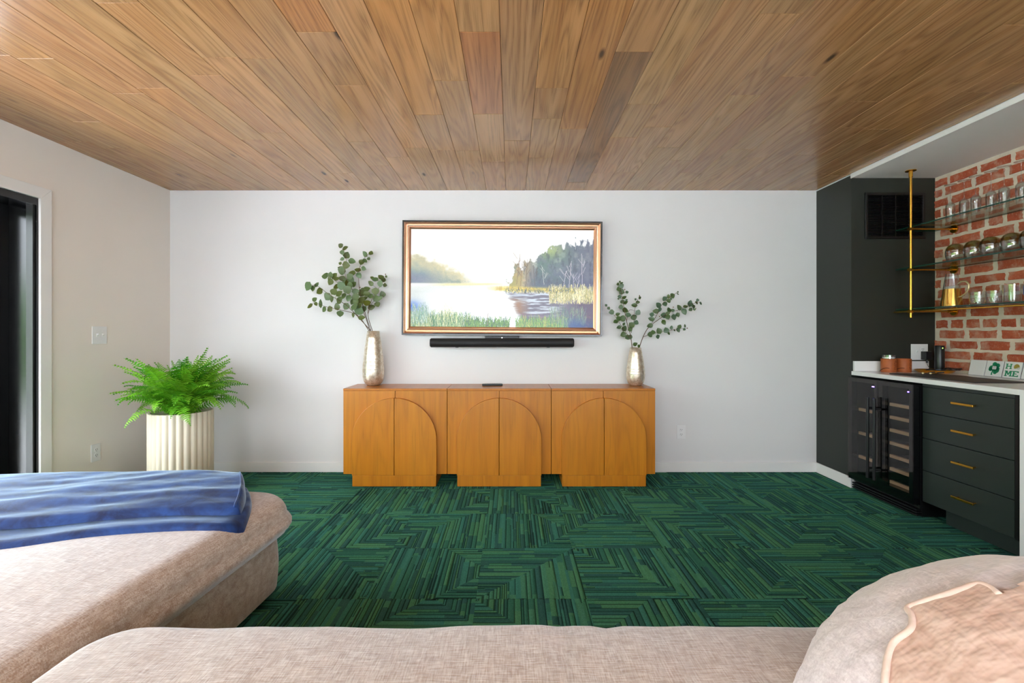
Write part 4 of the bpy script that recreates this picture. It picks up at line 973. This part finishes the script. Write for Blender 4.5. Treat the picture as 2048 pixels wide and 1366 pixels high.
t = tile('white tile at the end of the row beside the HOME tile', 2.989); stamp(t, [circ(.45, .5, .26)], M['green'], 'green_print')

# ------------------------------------------------------------------ sofa
def rrect(hx, hy, R, n=8):
    R = max(min(R, hx - 1e-3, hy - 1e-3), 1e-3); pts = []
    for (sx, sy, a0) in ((1, 1, 0), (-1, 1, PI / 2), (-1, -1, PI), (1, -1, 1.5 * PI)):
        for k in range(n + 1):
            a = a0 + k / n * PI / 2; pts.append((sx * (hx - R) + R * math.cos(a), sy * (hy - R) + R * math.sin(a)))
    out = []
    for i in range(len(pts)):
        a, b = pts[i], pts[(i + 1) % len(pts)]; d = math.hypot(b[0] - a[0], b[1] - a[1]); k = max(1, int(d / .04))
        for j in range(k): out.append((a[0] + (b[0] - a[0]) * j / k, a[1] + (b[1] - a[1]) * j / k))
    return out
def cushion_top(x, y, hx, hy, z1, r, crown):
    fx_, fy_ = min(1, abs(x) / hx), min(1, abs(y) / hy)
    return z1 + crown * (1 - fx_ ** 4) * (1 - fy_ ** 4)
def soft_block(name, parent, mat, cx, cy, hx, hy, z0, z1, R, r, crown, bulge=.0, wob=0, seed=0, ridge=None):
    prof = [(r * .25, z0 - .004), (r * .06, z0 + r * .08), (0, z0 + r * .2)] + [(-bulge * math.sin(PI * f), z0 + r * .2 + (z1 - r - z0 - r * .2) * f) for f in (.2, .4, .6, .8)] + [(r * (1 - math.sin(a)) if False else r - r * math.cos(a), z1 - r + r * math.sin(a)) for a in np.linspace(0, PI / 2, 8)]
    loops = [[(x, y, z) for x, y in rrect(hx - 0, hy - 0, R)] for d, z in prof[:1]]
    base = rrect(hx, hy, R); N = len(base); L = []
    cxn = [(x / hx, y / hy) for x, y in base]
    nr = []
    for i in range(N):
        a, b = base[i - 1], base[(i + 1) % N]; tx, ty = b[0] - a[0], b[1] - a[1]; l = math.hypot(tx, ty); nr.append((ty / l, -tx / l))
    for d, z in prof: L.append([(base[i][0] - nr[i][0] * d, base[i][1] - nr[i][1] * d, z) for i in range(N)])
    last = L[-1]
    for s in np.linspace(.97, 0.02, 34): L.append([(x * s, y * s, z) for x, y, z in last])
    vs_ = []
    for li, lp in enumerate(L):
        for (x, y, z) in lp:
            t_ = max(0, min(1, (z - z0) / (z1 - z0)))
            z2 = z + (cushion_top(x, y, hx, hy, 0, r, crown)) * t_
            if wob: z2 += wob * noise.noise(Vector((x * 3.1, y * 3.1, seed))) * t_ ; x += wob * .25 * noise.noise(Vector((y * 4, z * 4, seed + 5))); y += wob * .25 * noise.noise(Vector((x * 4, z * 4, seed + 9)))
            if ridge: z2 += ridge(x + cx, y + cy) * t_
            vs_.append((x + cx, y + cy, z2))
    fs = [(i * N + k, i * N + (k + 1) % N, (i + 1) * N + (k + 1) % N, (i + 1) * N + k) for i in range(len(L) - 1) for k in range(N)]
    fs.append(tuple(range(N))); fs.append(tuple((len(L) - 1) * N + k for k in range(N)))
    return MB().add(vs_, fs).build(name, mat, parent, smooth=True)
# chaise: far right corner at the root
ch = thing('chaise', 'wide beige chenille chaise under the folded blue blanket', 'chaise', (-1.065, 2.215, 0), math.radians(-3.8))
CHX, CHY, CHZ = .80, 1.20, .437
soft_block('base', ch, M['sofa'], -.77, -1.15, .77, 1.15, .035, .278, .10, .02, 0, .008, .004, 3)
soft_block('seat_cushion', ch, M['sofa'], -.765, -1.13, CHX, CHY, .279, CHZ, .16, .075, .035, .022, .010, 8)
for (x, y) in ((-.08, -.08), (-1.46, -.08), (-.08, -2.22), (-1.46, -2.22)): MB().lathe([(.022, .0), (.028, .04)], 16, (x, y, 0)).build('foot', M['black'], ch)
# sofa seat with back, in front of the camera
so = thing('sofa', 'long pale beige chenille sofa seat with the peach throw at its end', 'sofa', (0, 0, 0))
rd = lambda x, y: sum(-.006 * math.exp(-((x - a + .12 * (1.16 - y)) / w_) ** 2) * max(0, min(1, (y - .93) / .18)) for a, w_ in ((.055, .010), (.125, .012), (.235, .014))) + .004 * noise.noise(Vector((x * 9, y * 3, 4)))
soft_block('base', so, M['sofa'], .40, .62, 1.41, .52, .035, .262, .06, .02, 0)
soft_block('seat_cushion', so, M['sofa'], .40, .67, 1.43, .525, .263, .470, .13, .05, .03, .012, .006, 2, rd)
soft_block('backrest', so, M['sofa'], .40, -.06, 1.41, .15, .10, .64, .1, .08, .0, 0, .006, 6)
soft_block('arm', so, M['sofa'], 2.0, .50, .16, .62, .035, .60, .08, .07, .02, .01, .006, 7)
for (x, y) in ((-.9, 1.05), (1.7, 1.05), (-.9, .2), (1.7, .2)): MB().lathe([(.022, .0), (.028, .04)], 16, (x, y, 0)).build('foot', M['black'], so)

# folded blue plush blanket over the end of the chaise
cm = Matrix.Rotation(math.radians(-3.8), 4, 'Z'); cmi = cm.inverted()
def chaise_z(x, y):
    l = cmi @ Vector((x + 1.065, y - 2.215, 0)); lx, ly = l.x + .765, l.y + 1.13
    R, r_ = .16, .075
    qx, qy = abs(lx) - (CHX - R), abs(ly) - (CHY - R); d = -(math.hypot(max(qx, 0), max(qy, 0)) + min(max(qx, qy), 0) - R)
    z = cushion_top(lx, ly, CHX, CHY, CHZ, r_, .035) + .010 * noise.noise(Vector((lx * 3.1, ly * 3.1, 8)))
    if d < 0: return z - r_ - min(.12, -d * 3)
    if d < r_: z -= r_ - math.sqrt(max(0, r_ * r_ - (r_ - d) ** 2))
    return z
def bez(pts, f):
    n = len(pts) - 1; x = min(f * n, n - 1e-6); i = int(x); u = x - i
    a, b, c, d = [Vector(pts[max(0, min(n, k))]) for k in (i - 1, i, i + 1, i + 2)]
    return .5 * ((2 * b) + (c - a) * u + (2 * a - 5 * b + 4 * c - d) * u * u + (3 * b - a - 3 * c + d) * u ** 3)
near = [(-2.62, 1.33), (-2.1, 1.46), (-1.73, 1.585), (-1.34, 1.735), (-1.035, 1.80)]
far = [(-2.62, 2.20), (-2.2, 2.27), (-1.8, 2.29), (-1.5, 2.29), (-1.27, 2.27)]
def layer(s0, s1, t0, t1, thick, lift, amp, seed, ns, nt, puff=0):
    P = np.zeros((ns, nt, 3))
    for i in range(ns):
        s = s0 + (s1 - s0) * i / (ns - 1); a, b = bez(near, s), bez(far, s)
        for j in range(nt):
            tt = t0 + (t1 - t0) * j / (nt - 1)
            if s > .88: tt = tt + (1 - tt) * .16 * ((s - .88) / .12) ** 2.2
            p = a.lerp(b, tt); bow = .05 * max(0, s - .75) * 4 * (math.sin(PI * tt) - .3)
            x, y = p.x + bow * .8, p.y
            e = min((i) / (ns - 1) / .02 if s0 > 0 else 9, (1 - i / (ns - 1)) / .022, j / (nt - 1) / .06, (1 - j / (nt - 1)) / .06, 1.0); e = max(0, e); rr = math.sqrt(max(0, 1 - (1 - e) ** 2))
            wv = noise.noise(Vector((x * 2.0 + seed, y * 9 - x * 3.0, seed))) * amp + noise.noise(Vector((x * 5, y * 16 - x * 4, seed + 3))) * amp * .45 + noise.noise(Vector((x * 16, y * 30, seed + 8))) * amp * .12
            P[i, j] = (x, y, chaise_z(x, y) + lift + (thick + puff * max(0, tt - .15) ** .8) * rr + wv * rr)
    return P
def shell(P):
    ns, nt = P.shape[:2]; m = MB(); m.add(P.reshape(-1, 3), [(i * nt + j, (i + 1) * nt + j, (i + 1) * nt + j + 1, i * nt + j + 1) for i in range(ns - 1) for j in range(nt - 1)])
    return m
t = thing('throw_blanket', 'folded navy blue plush blanket spread over the chaise', 'blanket', (0, 0, 0))
b1 = layer(0, 1, 0, 1, .024, -.004, .006, 1.3, 170, 70); shell(b1).build('lower_fold', M['plush'], t, smooth=True)
b2 = layer(0, .965, .19, .99, .022, .022, .009, 4.1, 190, 90, .062); shell(b2).build('upper_fold', M['plush'], t, smooth=True)
hem = [tuple(b2[-6, j] + np.array([0, 0, .001])) for j in range(4, 88, 2)]; MB().tube(hem, .0035, 6).build('hem', M['plush'], t, smooth=True)

# cushions and muslin throw at the right end
def ell(c, a, x, y, p=2.0):
    q = 1 - ((x - c[0]) / a[0]) ** 2 - ((y - c[1]) / a[1]) ** 2
    return c[2] + a[2] * math.sqrt(q) if q > 0 else None
E1c, E1a = (.972, .766, .411), (.472, .373, .387)
E2c, E2a = (1.25, .745, .385), (.57, .395, .465)
def hit(px, py, c, a):
    D = Vector(((px - CX) / FX, 1, -(py - CY) / FX)); o = Vector((0, 0, CAMZ)) - Vector(c)
    d = Vector((D.x / a[0], D.y / a[1], D.z / a[2])); o = Vector((o.x / a[0], o.y / a[1], o.z / a[2]))
    A, B, Cc = d.dot(d), d.dot(o), o.dot(o) - 1; q = max(0, B * B - A * Cc); s = (-B - math.sqrt(q)) / A
    return Vector((0, 0, CAMZ)) + D * s
zm = lambda x, y: (1500 + x / 3.737, 1060 + y / 3.737)
hp_ = [(1000, 1200), (1015, 1060), (1035, 940), (1080, 835), (1195, 745), (1215, 690), (1205, 630), (1180, 585), (1290, 540), (1400, 505), (1550, 455), (1700, 408), (1790, 430), (1880, 500)]
E1o = tuple(v + .008 for v in E1a)
hem3 = [hit(*zm(x, y), E1c, E1o) for x, y in hp_]
H0 = hem3[7]
def wr(x, y, z, seed):                      # soft hollows, and gathers fanning out from the corner of the hem
    d = math.hypot(x - H0.x, y - H0.y); ph = math.atan2(y - H0.y, x - H0.x)
    g = .007 * math.exp(-(d / .16) ** 2) * min(1, d / .03) * math.sin(17 * ph + 3 * noise.noise(Vector((x * 6, y * 6, 5))))
    return g - .014 * abs(noise.noise(Vector((x * 7 + y * 3, y * 3 - x * 2, z * 6 + seed)))) + .004 + .003 * noise.noise(Vector((x * 30 + z * 30, y * 7, z * 9 - x * 14))) + .006 * noise.noise(Vector((x * 5, y * 5, z * 5 + seed)))
def lobes(name, label, mat, zmin):
    K = Vector((1.16, .77, .52)); m = MB(); nu, nv = 180, 90; vs_ = []
    for i in range(nv + 1):
        ph = -PI / 2 + PI * i / nv
        for k in range(nu):
            th = 2 * PI * k / nu; d = Vector((math.cos(ph) * math.cos(th), math.cos(ph) * math.sin(th), math.sin(ph))); best = 0
            for c, a in ((E1c, E1a), (E2c, E2a)):
                o = K - Vector(c); o = Vector((o.x / a[0], o.y / a[1], o.z / a[2])); q = Vector((d.x / a[0], d.y / a[1], d.z / a[2]))
                A, B, Cc = q.dot(q), q.dot(o), o.dot(o) - 1; D_ = B * B - A * Cc
                if D_ > 0: best = max(best, (-B + math.sqrt(D_)) / A)
            p = K + d * best; p = K + (p - K) * (1 + wr(p.x, p.y, p.z, 1.0) / max(best, .1)); p.z = max(p.z, cushion_top(p.x - .40, p.y - .67, 1.43, .525, .47, .05, .03) + .006 * noise.noise(Vector(((p.x - .4) * 3.1, (p.y - .67) * 3.1, 2))) - .004); vs_.append(tuple(p))
    fs = [(i * nu + k, i * nu + (k + 1) % nu, (i + 1) * nu + (k + 1) % nu, (i + 1) * nu + k) for i in range(nv) for k in range(nu)]
    m.add(vs_, fs); return tag(m.build(name, mat, None, smooth=True), label, 'cushion')
lobes('sofa_cushion', 'large puffy pale linen cushion on the sofa seat under the peach throw', M['linen'], .512)
# the throw continues over the cushion to the back of the sofa; its outline in plan
poly = [(p.x, p.y) for p in hem3] + [(1.32, .86), (1.40, .70), (1.38, .50), (1.0, .42), (.72, .50), (hem3[0].x, hem3[0].y - .05)]
dens = []
for i in range(len(hem3) - 1):
    for u in range(5): dens.append(bez([tuple(p) for p in hem3], (i + u / 5) / (len(hem3) - 1)))
poly = [(p.x, p.y) for p in dens] + poly[len(hem3):]
def inside(x, y):
    c = False; j = len(poly) - 1
    for i in range(len(poly)):
        if (poly[i][1] > y) != (poly[j][1] > y) and x < (poly[j][0] - poly[i][0]) * (y - poly[i][1]) / (poly[j][1] - poly[i][1]) + poly[i][0]: c = not c
        j = i
    return c
n = 150; xs = np.linspace(.55, 1.43, n); ys = np.linspace(.40, 1.15, n); P = np.zeros((n, n, 3)); ok = np.zeros((n, n), bool)
for i in range(n):
    for j in range(n):
        x, y = xs[i], ys[j]; z1 = ell(E1c, E1a, x, y); z2 = ell(E2c, E2a, x, y); z = max(z1 or 0, z2 or 0)
        P[i, j] = (x, y, max(z, .515) + .012 - .012 * abs(noise.noise(Vector((x * 9 + y * 7, y * 6 - x * 9, 3)))) + .003 * noise.noise(Vector((x * 40, y * 10, 9)))); ok[i, j] = z > .515
cxs, cys = (xs[:-1] + xs[1:]) / 2, (ys[:-1] + ys[1:]) / 2
mask = np.array([[ok[i, j] and ok[i + 1, j + 1] and inside(cxs[i], cys[j]) for j in range(n - 1)] for i in range(n - 1)])
t = thing('muslin_throw', 'peach muslin throw with a stitched hem draped over the puffy cushion', 'throw', (0, 0, 0))
link('cloth', grid_mesh('cloth', P[:, :, :], None, M['muslin'], mask, True), t)
MB().tube([p + Vector((0, 0, .0)) for p in dens], .0055, 8).build('hem', M['muslin_hem'], t, smooth=True)
h2 = [hit(*zm(x, y), E2c, tuple(v + .016 for v in E2a)) for x, y in ((1885, 500), (1895, 470), (1930, 410), (1990, 350), (2060, 305), (2140, 270), (2240, 240))]
MB().tube([bez([tuple(p) for p in h2], k / 30) for k in range(31)], .006, 8).build('hem', M['muslin_hem'], t, smooth=True)
